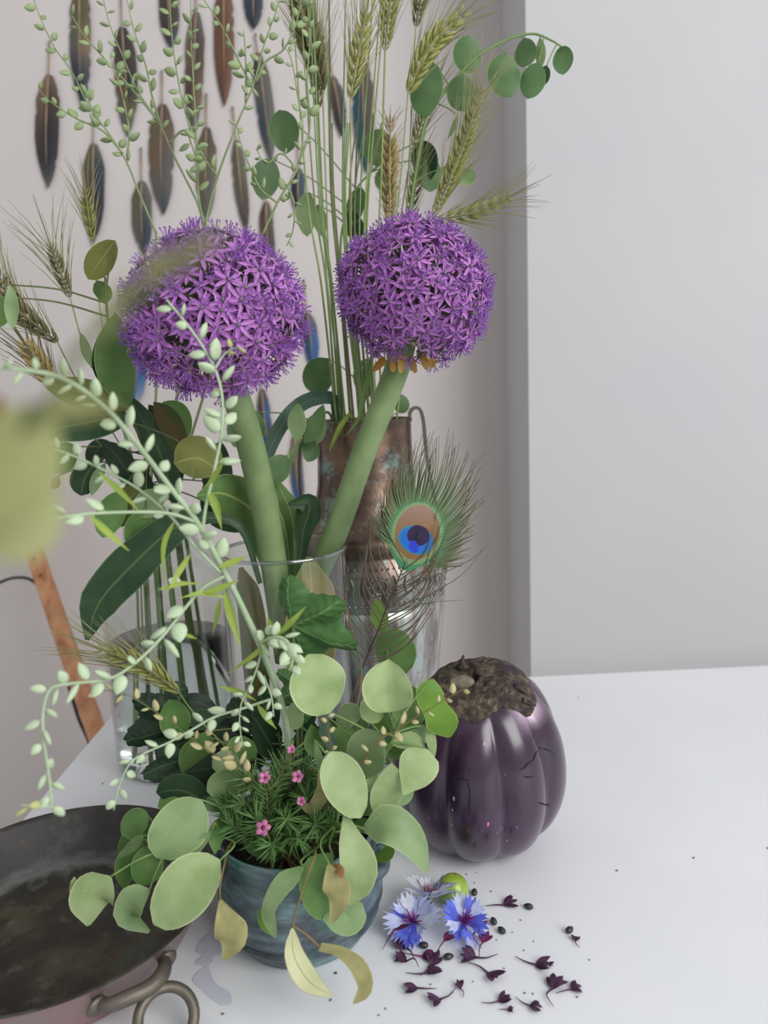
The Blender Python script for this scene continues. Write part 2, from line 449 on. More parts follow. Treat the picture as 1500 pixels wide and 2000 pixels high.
# ================================================================== glass cylinder vase
GY = 0.665; gc = pt(553, 1072, GY); gz = gc.z; gr = 124*ppm(gc); gc = Vector((gc.x, gc.y, 0))
gv = thing('cylinder_vase', 'tall clear glass cylinder vase holding two purple alliums', 'vase', gc)
glass_vessel(gv, gc, [(0.0006, 0.0), (gr*0.95, 0.0), (gr*0.99, 0.003), (gr*0.985, 0.01), (gr*0.975, gz*0.5), (gr*0.98, gz-0.02), (gr*0.99, gz-0.004), (gr*1.0, gz-0.001), (gr*0.995, gz+0.001)], 0.0024, glass)
gp = [gc+Vector((gr*0.985*math.cos(a), gr*0.985*math.sin(a), gz)) for a in [2*math.pi*i/64 for i in range(65)]]
mk('rim', *tube(gp, 0.0017, 8, False), glassmat('glass_rim', (0.80, 0.83, 0.82, 1), 0.22), gv)

# ================================================================== copper urn
UY = 0.80; uc = pt(720, 1060, UY); uc.z = 0
ua = ppm(pt(720, 1060, UY)); uz = lambda py: pt(722+(py-818)*0.03, py, UY).z
urn_m, nt, b_ = _new('urn_copper'); MATS['urn'] = urn_m
tc = nt.nodes.new('ShaderNodeTexCoord'); sp = nt.nodes.new('ShaderNodeSeparateXYZ'); nt.links.new(tc.outputs['Object'], sp.inputs[0])
fA = noise_tex(nt, 30, 6, rough=0.65); fB = noise_tex(nt, 55, 6, stretch=(1, 1, 0.12), rough=0.7); fC = noise_tex(nt, 160, 4)
cop = ramp(nt, fA, [(0.3, lin((74, 62, 56))), (0.5, lin((108, 90, 78))), (0.68, lin((140, 112, 92)))])
low = ramp(nt, fB, [(0.30, lin((92, 82, 80))), (0.44, lin((146, 138, 134))), (0.55, lin((190, 192, 188))), (0.68, lin((150, 204, 198)))])
hz = nd(nt, 'ShaderNodeMapRange'); hz.inputs[1].default_value = uz(1180); hz.inputs[2].default_value = uz(1040)
nt.links.new(sp.outputs[2], hz.inputs[0])
c = mixc(nt, hz.outputs[0], low, cop)
pat = ramp(nt, noise_tex(nt, 38, 6, rough=0.7), [(0.54, K_), (0.64, W_)])
pm = nd(nt, 'ShaderNodeMath', operation='MULTIPLY'); nt.links.new(pat, pm.inputs[0]); pm.inputs[1].default_value = 0.5
c = mixc(nt, pm.outputs[0], c, lin((150, 192, 188)))
dk = ramp(nt, fC, [(0.32, W_), (0.42, K_)]); dm = nd(nt, 'ShaderNodeMath', operation='MULTIPLY'); nt.links.new(dk, dm.inputs[0]); dm.inputs[1].default_value = 0.35
c = mixc(nt, dm.outputs[0], c, lin((58, 48, 44)))
nt.links.new(c, b_.inputs['Base Color']); b_.inputs['Metallic'].default_value = 0.72
rr_ = ramp(nt, fA, [(0.3, (0.24,)*3), (0.7, (0.42,)*3)]); nt.links.new(rr_, b_.inputs['Roughness'])
bump(nt, b_, fC, 0.25, 0.0008)
urn = thing('copper_urn', 'tall two handled copper urn with verdigris and an engraved band', 'urn', uc)
def ur(*l): return [(hw*ua, z) for hw, z in l]
zr = uz(818)
UP = ur((0.6, 0.0), (112, 0.0), (118, 0.004), (118, 0.012), (116, 0.016), (126, uz(1330)), (137, uz(1240)), (144, uz(1185)), (146, uz(1162)), (143.5, uz(1160)), (143.5, uz(1156)), (147, uz(1154)), (148.5, uz(1110)), (148.5, uz(1068)), (145, uz(1065)), (145, uz(1060)), (148.5, uz(1056)), (148, uz(1040)), (145, uz(1032)), (138, uz(1024)), (120, uz(1008)), (106, uz(990)), (98, uz(970)), (93, uz(940)), (91, uz(900)), (90.5, uz(850)), (90.5, zr-0.002), (90.8, zr), (88.5, zr), (87.5, zr-0.004), (87.5, uz(900)), (90, uz(950)), (102, uz(1000)), (140, uz(1050)), (132, uz(1240)), (108, 0.02), (0.6, 0.018))
mk('body', *lathe(UP, 96, uc), urn_m, urn)
dots = B()
for py, n in ((1078, 90), (1144, 90)):
    for i in range(n):
        a = 2*math.pi*i/n; dots.add(ellipsoid(uc+Vector((148.6*ua*math.cos(a), 148.6*ua*math.sin(a), uz(py))), 0.0013, 0.0013, 0.0014, 6, 4))
mk('bead_row', dots.v, dots.f, urn_m, urn, kind='stuff')
for i in range(12):
    a = R(-90)+2*math.pi*(i+0.25)/12; d = Vector((math.cos(a), math.sin(a), 0)); s = Vector((-d.y, d.x, 0)); Z = Vector((0, 0, 1))
    cc = uc+d*(148.7*ua); cc.z = uz(1110)
    bb = B()
    bb.add(tube([cc+s*(0.0072*math.cos(t))+Z*(0.0072*math.sin(t))-d*(0.0004) for t in [2*math.pi*k/20 for k in range(21)]], 0.0011, 6, False))
    bb.add(ellipsoid(cc, 0.0026, 0.0026, 0.0016, 8, 4, frame(d)))
    for k in range(8):
        t = 2*math.pi*k/8; bb.add(ellipsoid(cc+s*(0.0105*math.cos(t))+Z*(0.0105*math.sin(t))-d*0.0004, 0.0019, 0.0013, 0.0013, 6, 4, frame(d, s*math.cos(t)+Z*math.sin(t))))
    for sg in (-1, 1):
        q = [cc+s*(sg*(0.013+0.004*math.sin(t*3)))+Z*(-0.011+0.022*t/1.0)-d*0.0006 for t in [k/8 for k in range(9)]]
        bb.add(tube(q, [0.0005, 0.0012, 0.0005], 5))
    mk('rosette', bb.v, bb.f, urn_m, urn)
hand_m = plain('handle_metal', (92, 86, 82), (118, 108, 100), scale=50, rough=0.42, metal=0.6)
def urn_handle(pts):
    P = spline([pt(x, y, UY) for x, y in pts], 36)
    v = []; f = []
    for i, p in enumerate(P):
        t = (P[min(i+1, 35)]-P[max(i-1, 0)]).normalized(); yv = Vector((0, 1, 0)); s = t.cross(yv).normalized()
        for a, b2 in ((-0.0075, -0.0016), (0.0075, -0.0016), (0.0075, 0.0016), (-0.0075, 0.0016)): v.append(p+yv*a+s*b2)
    for i in range(35):
        for k in range(4): a = i*4+k; b2 = i*4+(k+1) % 4; f.append((a, b2, b2+4, a+4))
    f += [(3, 2, 1, 0), (140, 141, 142, 143)]
    h = mk('handle', v, f, hand_m, urn, smooth=False)
    mk('rivet', *ellipsoid(P[-1]+Vector((0, 0, 0.002)), 0.004, 0.004, 0.004, 10, 6), hand_m, h)
urn_handle([(802, 822), (800, 808), (808, 797), (820, 800), (827, 825), (832, 880), (842, 940), (852, 990), (860, 1034)])
urn_handle([(634, 836), (632, 822), (621, 812), (606, 818), (594, 845), (586, 890), (587, 950), (594, 1000), (604, 1036)])

# ================================================================== bronze pot
PY_ = 0.505; pc = pt(592, 1780, PY_); pa = ppm(pc); pc.z = 0
pot_m, nt, b_ = _new('bronze_pot'); MATS['pot'] = pot_m
fA = noise_tex(nt, 26, 6, stretch=(0.6, 0.6, 2.4), rough=0.65); fB = noise_tex(nt, 45, 5)
c = ramp(nt, fA, [(0.32, lin((56, 62, 66))), (0.46, lin((92, 102, 108))), (0.58, lin((116, 140, 146))), (0.7, lin((150, 192, 192)))])
c = mixc(nt, ramp(nt, fB, [(0.6, K_), (0.72, W_)]), c, lin((70, 128, 116)))
nt.links.new(c, b_.inputs['Base Color']); b_.inputs['Metallic'].default_value = 0.5; b_.inputs['Roughness'].default_value = 0.38
bump(nt, b_, fA, 0.35, 0.001)
pot = thing('bronze_pot', 'squat blue green bronze pot with a wide mouth full of leaves', 'pot', pc)
prz = 0.082
PR = 158*pa
PP = [(0.0006, 0.0), (PR*0.70, 0.0), (PR*0.78, 0.002), (PR*0.82, 0.007), (PR*0.83, 0.010), (PR*0.91, 0.013), (PR*0.945, 0.0165), (PR*0.915, 0.0190), (PR*0.965, 0.0225), (PR*0.995, 0.027), (PR*0.965, 0.0295), (PR*1.0, 0.0335), (PR*1.0, 0.042), (PR*0.975, 0.052), (PR*0.94, 0.060), (PR*0.92, 0.065), (PR*0.93, 0.0675), (PR*0.93, 0.0695), (PR*0.92, 0.072), (PR*0.945, 0.078), (PR*0.965, prz), (PR*0.945, prz+0.001), (PR*0.90, prz-0.004), (PR*0.86, 0.066), (PR*0.90, 0.045), (PR*0.82, 0.018), (PR*0.6, 0.006), (0.0006, 0.005)]
mk('body', *lathe(PP, 80, pc), pot_m, pot)
for px_, py_, dy in ((446, 1762, 0.0), (742, 1750, 0.0)):
    q = pt(px_, py_, PY_-0.01); d = (q-pc); d.z = 0; d.normalize(); base = pc+d*(PR*0.93); s = Vector((-d.y, d.x, 0))
    Z = Vector((0, 0, 1))
    pts = spline([base+s*-0.014+Z*0.056, base+s*-0.010+d*0.004+Z*0.054, base+d*0.006+Z*0.052, base+s*0.010+d*0.004+Z*0.054, base+s*0.014+Z*0.056], 14)
    mk('lug', *tube(pts, [0.006, 0.0055, 0.005, 0.0055, 0.006], 10), pot_m, pot)
soil = plain('dark_soil', (34, 32, 24), (48, 46, 32), scale=120, rough=0.9, bmp=0.6)
tag(mk('soil', *lathe([(0.0006, 0.050), (PR*0.87, 0.050), (PR*0.85, 0.058), (PR*0.4, 0.061), (0.0006, 0.062)], 40, pc), soil, origin=pc), 'dark damp packing inside the bronze pot between the stems', 'soil')

# ================================================================== eggplant
EC = pt(936, 1540, 0.60); EC.z = 0.0
ER = 163*ppm(pt(936, 1540, 0.60)); EH = 0.149
egg_m, nt, b_ = _new('eggplant_skin'); MATS['egg'] = egg_m
tc = nt.nodes.new('ShaderNodeTexCoord'); sp = nt.nodes.new('ShaderNodeSeparateXYZ'); nt.links.new(tc.outputs['Object'], sp.inputs[0])
fA = noise_tex(nt, 14, 4); c = ramp(nt, fA, [(0.35, lin((38, 18, 40))), (0.65, lin((62, 30, 62)))])
sc = ramp(nt, noise_tex(nt, 190, 2), [(0.735, K_), (0.76, W_)])
c = mixc(nt, sc, c, lin((150, 80, 150)))
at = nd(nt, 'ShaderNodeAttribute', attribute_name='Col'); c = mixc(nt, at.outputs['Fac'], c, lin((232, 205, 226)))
nt.links.new(c, b_.inputs['Base Color']); b_.inputs['Roughness'].default_value = 0.27
b_.inputs['Coat Weight'].default_value = 0.6; b_.inputs['Coat Roughness'].default_value = 0.22
bump(nt, b_, noise_tex(nt, 40, 3), 0.05, 0.002)
egg = thing('eggplant', 'round ribbed dark purple eggplant with a shrivelled brown cap', 'eggplant', EC)
NL = 9; TILT = Matrix.Rotation(R(11), 3, 'X') @ Matrix.Rotation(R(-2), 3, 'Y')
EP = [(0.02, 0.030), (0.16, 0.012), (0.32, 0.0), (0.50, 0.012), (0.68, 0.055), (0.83, 0.13), (0.93, 0.23), (0.985, 0.34), (1.0, 0.45), (0.985, 0.56), (0.94, 0.67), (0.86, 0.77), (0.75, 0.86), (0.61, 0.93), (0.46, 0.975), (0.32, 0.985), (0.18, 0.965), (0.03, 0.955)]
def egg_profile(n):
    pr = spline([Vector((r, 0, h)) for r, h in EP], n); return [(max(0.01, p.x), p.z) for p in pr]
prof = egg_profile(56)
ev = []; ef = []; ecol = []; SEG = 144
lob_off = [random.uniform(-0.12, 0.12) for _ in range(NL)]; lob_h = [random.uniform(0.9, 1.25) for _ in range(NL)]
def lobe(a):
    x = (a/(2*math.pi)*NL) % NL; k = int(x) % NL; fr = x-int(x)
    return abs(math.sin(math.pi*fr))**0.62*lob_h[k]
for r, h in prof:
    amp = 0.115*min(1, r*1.3)
    for k in range(SEG):
        a = 2*math.pi*k/SEG+R(7)
        rr = ER*r*(1-amp+amp*lobe(a)*0.9)*(1+0.02*math.sin(a*2+1))
        p = Vector((rr*math.cos(a), rr*math.sin(a), h*EH*(1+0.03*math.sin(a+0.7)*h)))
        p = TILT @ (p-Vector((0, 0, 0.4*EH)))+Vector((0, 0, 0.4*EH))
        ev.append(p)
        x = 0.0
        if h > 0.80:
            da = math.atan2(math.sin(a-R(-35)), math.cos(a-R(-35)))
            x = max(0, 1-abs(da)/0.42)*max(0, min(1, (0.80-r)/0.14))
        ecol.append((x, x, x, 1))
mz = min(p.z for p in ev); ev = [p+EC-Vector((0, 0, mz)) for p in ev]
for j in range(len(prof)-1):
    for k in range(SEG):
        a = j*SEG+k; b2 = j*SEG+(k+1) % SEG; ef.append((a, b2, b2+SEG, a+SEG))
ef.append(tuple(range(SEG-1, -1, -1)))
eg_o = mk('body', ev, ef, egg_m, egg, cols=ecol)
bvh = BVHTree.FromPolygons(ev, ef)
def on_egg(x, y):
    h = bvh.ray_cast(CAM, ray(x, y)); return h[0], h[1]
crk = plain('crack_dark', (26, 14, 24), (34, 20, 30), rough=0.8)
for line in ([(874, 1509), (889, 1523), (904, 1521), (918, 1524)], [(911, 1524), (917, 1541), (917, 1565), (917, 1598)], [(1000, 1504), (1022, 1501), (1030, 1492), (1042, 1483), (1047, 1470), (1053, 1461), (1068, 1464), (1085, 1474)], [(1022, 1516), (1032, 1518), (1040, 1516)], [(1050, 1567), (1062, 1571), (1073, 1574)]):
    P = []
    for x, y in line:
        h = on_egg(x, y)
        if h[0]: P.append(h[0]-h[1]*0.0001)
    if len(P) > 2: mk('crack', *tube(spline(P, len(P)*5), [0.0003, 0.0009, 0.0007, 0.0008, 0.0003], 5), crk, egg)
scar = plain('scar_pink', (205, 130, 190), (190, 110, 175), rough=0.6)
for x, y, s in ((886, 1560, 2.6), (953, 1610, 3.0), (884, 1582, 1.4), (1009, 1616, 1.3), (957, 1676, 1.4), (990, 1642, 1.5), (970, 1627, 1.0), (883, 1611, 1.2)):
    h = on_egg(x, y)
    if h[0]: mk('scar', *ellipsoid(h[0], 0.0004*s, 0.0008*s, 0.0004, 8, 4, frame(h[1], Vector((1, 0, 0)))), scar, egg)
# shrivelled cap draped over the top: a raised skin of the upper body with ragged lobes
cap_m, nt, b_ = _new('eggplant_cap'); MATS['cap'] = cap_m
fA = noise_tex(nt, 130, 6, rough=0.75); fB = noise_tex(nt, 35, 4)
c = ramp(nt, fA, [(0.3, lin((22, 16, 16))), (0.48, lin((62, 52, 44))), (0.62, lin((108, 96, 78))), (0.75, lin((140, 126, 100)))])
c = mixc(nt, ramp(nt, fB, [(0.55, K_), (0.75, W_)]), c, lin((52, 34, 50)))
nt.links.new(c, b_.inputs['Base Color']); b_.inputs['Roughness'].default_value = 0.85; bump(nt, b_, fA, 0.8, 0.002)
cv = []; cf = []; NR = 26; NS = 110
topc = TILT @ (Vector((0, 0, 0.97*EH))-Vector((0, 0, 0.4*EH)))+Vector((0, 0, 0.4*EH-mz))+EC
axis = (TILT @ Vector((0, 0, 1))).normalized()
def reach(a):
    l = 0.50+0.17*math.cos(a)**2+0.04*math.cos(5*(a-R(-30)))+0.05*noise.noise(Vector((math.cos(a)*3, math.sin(a)*3, 1.7)))+0.03*noise.noise(Vector((math.cos(a)*9, math.sin(a)*9, 4.7)))
    return l
for j in range(NR+1):
    for k in range(NS):
        a = 2*math.pi*k/NS; rr = reach(a)*ER*(j/NR)
        lx = TILT @ Vector((rr*math.cos(a), rr*math.sin(a), 0.0))
        o_ = topc+lx+axis*0.10; h = bvh.ray_cast(o_, -axis)
        p = h[0] if h[0] else topc+lx
        e = 1-(j/NR)**6
        nz = noise.fractal(p*60, 1.0, 2.0, 4)
        th = (0.0035+0.0045*max(0, nz)+0.002*noise.noise(p*220))*e*0.9+0.0006
        th += 0.007*math.exp(-(j/NR/0.42)**2)
        cv.append(p+axis*th)
for j in range(NR):
    for k in range(NS):
        a = j*NS+k; b2 = j*NS+(k+1) % NS; cf.append((a, b2, b2+NS, a+NS))
cap_o = mk('cap', cv, cf, cap_m, egg)
cbv = BVHTree.FromPolygons(cv, cf)
st_m = plain('stem_scar', (136, 126, 108), (100, 90, 76), scale=150, rough=0.85, bmp=0.5)
def oncap(x, y):
    h = cbv.ray_cast(CAM, ray(x, y)); return h if h[0] else None
hs_ = oncap(902, 1332)
if hs_: mk('stem_stub', *ellipsoid(hs_[0], 0.0105, 0.0065, 0.0042, 16, 8, frame(hs_[1], Vector((1, 0, 0)))), st_m, cap_o)
for pts in ([(898, 1306), (903, 1292), (905, 1280)], [(1022, 1368), (1035, 1372), (1047, 1378)], [(1005, 1340), (1018, 1346), (1028, 1354)], [(930, 1310), (938, 1318), (944, 1328)]):
    h = oncap(*pts[0])
    d0 = h[0].y if h else topc.y
    mk('shred', *tube(spline([pt(x, y, d0-0.002*i) for i, (x, y) in enumerate(pts)], 8), [0.003, 0.0022, 0.0016, 0.0008], 6), cap_m, cap_o)

# ================================================================== plant materials
euc_pale = leafmat('eucalyptus_pale', (172, 192, 138), (146, 170, 112), edge=(205, 212, 165), transl=0.25)
euc_mid = leafmat('eucalyptus_mid', (142, 166, 118), (116, 144, 94), edge=(178, 192, 140))
euc_green = leafmat('eucalyptus_green', (112, 148, 84), (90, 128, 68), edge=(150, 176, 110))
euc_bright = leafmat('eucalyptus_bright', (124, 164, 66), (104, 146, 54), edge=(170, 196, 110), transl=0.35)
euc_deep = leafmat('eucalyptus_deep', (98, 130, 84), (80, 112, 68), edge=(132, 156, 106))  # the darker leaf green of the urn's eucalyptus
dark_leaf = leafmat('dark_green_leaf', (52, 80, 50), (40, 66, 42), edge=(86, 112, 70), rib=(84, 110, 66), transl=0.12)
deep_leaf = leafmat('deep_green_leaf', (36, 58, 36), (28, 46, 30), rib=(60, 84, 50), transl=0.08)
olive_leaf = leafmat('olive_leaf', (120, 124, 62), (100, 106, 54), rib=(140, 140, 84), transl=0.25)
haze_leaf = leafmat('yellow_green_leaf', (156, 160, 106), (138, 146, 88), transl=0.35)
brown_leaf = leafmat('brown_green_leaf', (88, 78, 42), (66, 82, 42), rib=(118, 70, 38), transl=0.15)
tan_leaf = leafmat('tan_leaf', (176, 150, 100), (132, 148, 84), rib=(200, 172, 104), edge=(190, 176, 120), transl=0.25, scale=16)
dry_leaf = leafmat('dried_leaf', (176, 170, 118), (148, 144, 94), edge=(196, 186, 128), transl=0.25, scale=70)
dry_pale = leafmat('dried_pale_leaf', (214, 214, 172), (188, 190, 142), edge=(150, 150, 96), rib=(160, 160, 100), transl=0.2)
dry_brown = leafmat('dried_brown_leaf', (150, 112, 72), (112, 78, 48), transl=0.15)
strap_leaf = leafmat('strap_leaf', (112, 146, 84), (94, 126, 72), edge=(170, 180, 116), rib=(172, 188, 110), transl=0.2)
blue_blade = leafmat('blue_green_blade', (82, 112, 92), (66, 94, 74), rib=(104, 132, 108), transl=0.15)
thin_blade = leafmat('yellow_blade', (160, 182, 84), (140, 166, 72), rib=(176, 192, 110), transl=0.3)
serr_leaf = leafmat('serrated_leaf', (84, 124, 70), (66, 104, 58), rib=(112, 150, 90), veins=2.2, transl=0.15)
serr_dark = leafmat('serrated_dark_leaf', (44, 66, 44), (34, 54, 38), rib=(66, 90, 58), veins=2.2, transl=0.08)
stem_g = plain('green_stem', (118, 146, 82), (100, 130, 70), rough=0.5)
stem_d = plain('dark_stem', (84, 96, 56), (104, 112, 64), rough=0.6)
stem_b = plain('brown_stem', (128, 104, 62), (110, 96, 56), rough=0.6)
stem_s = plain('silver_stem', (174, 192, 160), (158, 180, 142), rough=0.6)

def petioles(parent, jobs, mat, r=0.0007, name='stem'):
    """jobs: list of world polylines joined into the stem mesh of one branch"""
    b = B()
    for P, rad in jobs: b.add(tube(spline(P, max(6, 5*len(P))), rad, 6))
    return mk(name, b.v, b.f, mat, parent)
def branch(name, label, cat, stempts, D, leaves, stem_mat, r0_=0.0016, r1=0.0008, group=None, root=None):
    """a leafy branch: stempts photo pixels of the main stem (root first), leaves list of LF argument dicts"""
    S = path3(stempts, D)
    if root is not None: S = ([Vector(v_) for v_ in root] if isinstance(root, list) else [Vector(root)])+S
    t = thing(name, label, cat, S[0], group)
    SS = spline(S, 8*len(S)); jobs = [(S, [r0_, r1])]
    for a in leaves:
        a = dict(a); pet = a.pop('pet', True)
        o, b0 = LF(t, **a)
        if pet:
            q = min(SS, key=lambda p: (p-b0).length)
            i = SS.index(q); q = SS[max(0, i-2)]
            mid = (q+b0)/2+Vector((0, 0, 0.10))*(q-b0).length*0.5
            P = [q, mid, b0]
            h = Vector((b0.x-pc.x, b0.y-pc.y, 0))
            if b0.z < 0.10 and PR*0.9 < h.length < 0.13 and (Vector((q.x-pc.x, q.y-pc.y, 0))).length < PR*1.02:
                P = [q, pc+h.normalized()*(PR*1.02)+Vector((0, 0, max(0.092, b0.z+0.004))), b0]      # bends over the pot rim
            jobs.append((P, [0.0008, 0.0006]))
    petioles(t, jobs, stem_mat)
    return t
def l(pts, D, hw, mat, **kw): return dict(pts=pts, D=D, hw=hw, mat=mat, **kw)

# ================================================================== alliums
alm = [plain('allium_petal', (190, 130, 196), (158, 94, 172), scale=200, rough=0.5, rnd=0.2),
       plain('allium_stamen', (146, 92, 176), (120, 74, 160), rough=0.5),
       plain('allium_ovary', (120, 140, 90), (150, 110, 160), rough=0.5)]
def floret_mesh(seed):
    rg = random.Random(seed); b = B()
    for k in range(6):
        a = 2*math.pi*k/6+rg.uniform(-0.12, 0.12); L = 0.0095*rg.uniform(0.9, 1.1); wd = 0.00125
        d = Vector((math.cos(a), math.sin(a), 0)); s = Vector((-d.y, d.x, 0)); lift = rg.uniform(-0.05, 0.30)
        V = []
        for t, w_ in ((0.05, 0.5), (0.35, 1.0), (0.7, 0.85), (1.0, 0.08)):
            c = d*(L*t)+Vector((0, 0, 1))*(L*lift*t*(1.2-t*0.6))
            V += [c-s*(wd*w_), c+Vector((0, 0, -0.0004*w_)), c+s*(wd*w_)]
        fs = []
        for i in range(3):
            for j in range(2): q = i*3+j; fs.append((q, q+1, q+4, q+3))
        b.add((V, fs), 0)
    for k in range(6):
        a = 2*math.pi*(k+0.5)/6; d = Vector((math.cos(a), math.sin(a), 0)); e = d*0.0034+Vector((0, 0, 0.0066))
        b.add(tube([d*0.0006, d*0.0022+Vector((0, 0, 0.004)), e], [0.00028, 0.0002], 3, False), 1)
        b.add(ellipsoid(e, 0.0005, 0.0005, 0.0008, 4, 3), 1)
    b.add(ellipsoid(Vector((0, 0, 0.0006)), 0.0013, 0.0013, 0.0016, 6, 4), 2)
    me = bpy.data.meshes.new('floret')
    me.from_pydata([tuple(p) for p in b.v], [], b.f)
    for q in alm: me.materials.append(q)
    me.polygons.foreach_set('material_index', b.m); me.update()
    return me, b
FLO = [floret_mesh(i) for i in range(5)]
al_stem = leafmat('allium_stem', (130, 152, 104), (110, 134, 86), transl=0.0, scale=30, rnd=0.0, rough=0.45)
pedm = plain('allium_pedicel', (118, 140, 82), (140, 120, 130), rough=0.6)
bud_m = plain('allium_bud', (168, 180, 124), (160, 110, 160), scale=300, rough=0.5)
core_m = plain('allium_core', (96, 106, 60), (70, 84, 46), rough=0.7)
papery = leafmat('papery_spathe', (176, 140, 70), (150, 112, 52), transl=0.3)
def allium(label, stem, SD, srad, C, CD, Rpx, sq=0.95, nfront=285, nback=260):
    S = path3(stem, SD); c = pt(C[0], C[1], CD); RR = Rpx*ppm(c)
    t = thing('allium', label, 'flower', S[0], 'purple alliums in the glass cylinder')
    sp_ = spline(S, 30); k = ppm(sp_[15])
    mk('stem', *tube(sp_, [r*ppm(S[0]) for r in srad], 20), al_stem, t, uv=None)
    ax = (S[-1]-S[-2]).normalized(); fr = frame(ax)
    b = B(); b.add(ellipsoid(c-ax*RR*0.12, RR*0.26, RR*0.26, RR*0.26, 10, 8, fr))
    mk('flower_core', b.v, b.f, core_m, t)
    rg = random.Random(Rpx); ped = B(); rest = B(); buds = B()
    N = 560; pts = []
    view = (CAM-c).normalized(); ga = math.pi*(3-math.sqrt(5))
    for i in range(N):
        z = 1-2*(i+0.5)/N; rr = math.sqrt(1-z*z)
        d = Vector((rr*math.cos(ga*i), rr*math.sin(ga*i), z))
        d = (d+Vector([rg.gauss(0, 0.07) for _ in range(3)])).normalized()
        w_ = fr @ d
        if w_.dot(-ax) > 0.93: continue
        pts.append((w_, rg))
    pts.sort(key=lambda q: -q[0].dot(view))
    for i, (d, _) in enumerate(pts):
        below = d.dot(-ax)
        rad = RR*(rg.uniform(0.80, 0.93)) * (1.0 if below < 0.5 else 0.96)
        p = c+(d-ax*d.dot(ax))*rad+ax*(d.dot(ax)*rad*sq)
        od = (d+Vector([rg.gauss(0, 0.22) for _ in range(3)])).normalized()
        M = (frame(od) @ Matrix.Rotation(rg.uniform(0, 6.28), 3, 'Z')).to_4x4(); sc_ = rg.uniform(1.0, 1.25)*RR/0.067
        M = Matrix.Translation(p) @ M @ Matrix.Scale(sc_, 4)
        ped.add(tube([c-ax*RR*0.12+d*RR*0.2, (c+p)/2+ax*0.002, p-od*0.0003], [0.0006, 0.0005], 4, False))
        if below > 0.62 and rg.random() < 0.55 or rg.random() < 0.03:
            buds.add(ellipsoid(p-d*RR*0.08, 0.0018, 0.0018, 0.0035, 6, 5, frame(od))); continue
        me, bb = rg.choice(FLO)
        if i < nfront: inst('floret', me, t, M)
        else: rest.add(([M @ q for q in bb.v], bb.f)); rest.m[-len(bb.f):] = bb.m
        if rg.random() < 0.15:
            buds.add(ellipsoid(c+d*RR*rg.uniform(0.55, 0.72), 0.0016, 0.0016, 0.003, 6, 5, frame(d)))
    mk('far_florets', rest.v, rest.f, alm, t, fm=rest.m, kind='stuff', smooth=False)
    mk('pedicels', ped.v, ped.f, pedm, t, kind='stuff')
    mk('buds', buds.v, buds.f, bud_m, t, kind='stuff')
    return t, c, RR, ax
tA, cA, rA, axA = allium('left leaning allium with the larger purple flower ball, behind silvery pods', [(560, 1290), (546, 1180), (520, 1010), (492, 880), (462, 775), (440, 700), (425, 640)], [0.670, 0.669, 0.655, 0.63, 0.605, 0.588, 0.576], [23, 25, 25, 24, 20, 18], (421, 618), 0.565, 182)
tB, cB, rB, axB = allium('right leaning allium with the smaller purple flower ball, above the copper urn', [(575, 1300), (610, 1150), (660, 1030), (712, 880), (772, 730), (790, 660), (800, 610)], [0.697, 0.690, 0.667, 0.668, 0.667, 0.666, 0.665], [20, 22, 22, 22, 22, 18], (808, 577), 0.665, 158)
for px_, a_ in (((752, 700), (728, 724)), ((786, 696), (782, 728)), ((800, 696), (812, 728)), ((770, 698), (766, 726)), ((826, 694), (834, 722)), ((842, 700), (846, 718))):
    LF(tB, [px_, a_], 0.645, [6, 8, 7, 3], papery, name='spathe_scrap')

# ================================================================== leaves in the glass cylinder
def strap(label, pts, D, hw, mat, **kw):
    S = path3(pts, D); t = thing('strap_leaf', label, 'leaf', S[0])
    LF(t, pts, D, hw, mat, name='blade', nl=24, nw=8, **kw)
    return t
strap('brown stained folded leaf standing in the glass cylinder', [(505, 1420), (500, 1300), (488, 1180), (470, 1108)], [0.655, 0.652, 0.650, 0.648], [14, 24, 27, 26, 22, 4], brown_leaf, fold=0.3, tilt=R(4))
strap('tan and green leaf with a yellow midrib standing in the glass cylinder', [(608, 1400), (606, 1280), (610, 1180), (604, 1088)], [0.643, 0.642, 0.642, 0.640], [20, 44, 52, 51, 42, 5], tan_leaf, cup=0.06, tilt=R(0), wav=0.01)
strap('broad pale green leaf arching left over the cylinder rim', [(545, 1200), (538, 1090), (500, 1005), (440, 965), (385, 968)], [0.700, 0.700, 0.680, 0.652, 0.63], [12, 30, 44, 48, 34, 3], strap_leaf, tilt=[R(30), R(-20)], cup=-0.2)
strap('narrow grey green leaf behind the left allium stem', [(566, 1250), (576, 1110), (570, 1010), (535, 930)], [0.713, 0.713, 0.712, 0.708], [8, 14, 24, 20, 3], strap_leaf, tilt=R(0))
strap('dark glossy leaf hanging down beside the glass jar', [(508, 1140), (470, 1030), (400, 1012), (335, 1035), (250, 1112), (192, 1180), (170, 1250)], [0.66, 0.655, 0.65, 0.645, 0.64, 0.635, 0.63], [5, 8, 12, 32, 44, 36, 4], dark_leaf, tilt=R(15), cup=0.15)
strap('short leaf with wavy edge beside the urn shoulder', [(582, 1120), (592, 1040), (604, 985), (562, 985)], [0.68, 0.685, 0.685, 0.68], [6, 16, 26, 18, 3], dark_leaf, wav=0.2)
strap('blue green blade bending from the urn mouth across the left allium stem', [(655, 830), (650, 780), (596, 786), (550, 832), (520, 900), (508, 955)], [0.79, 0.775, 0.735, 0.722, 0.718, 0.715], [5, 12, 15, 15, 14, 10, 3], blue_blade, tilt=R(20), fold=0.2)

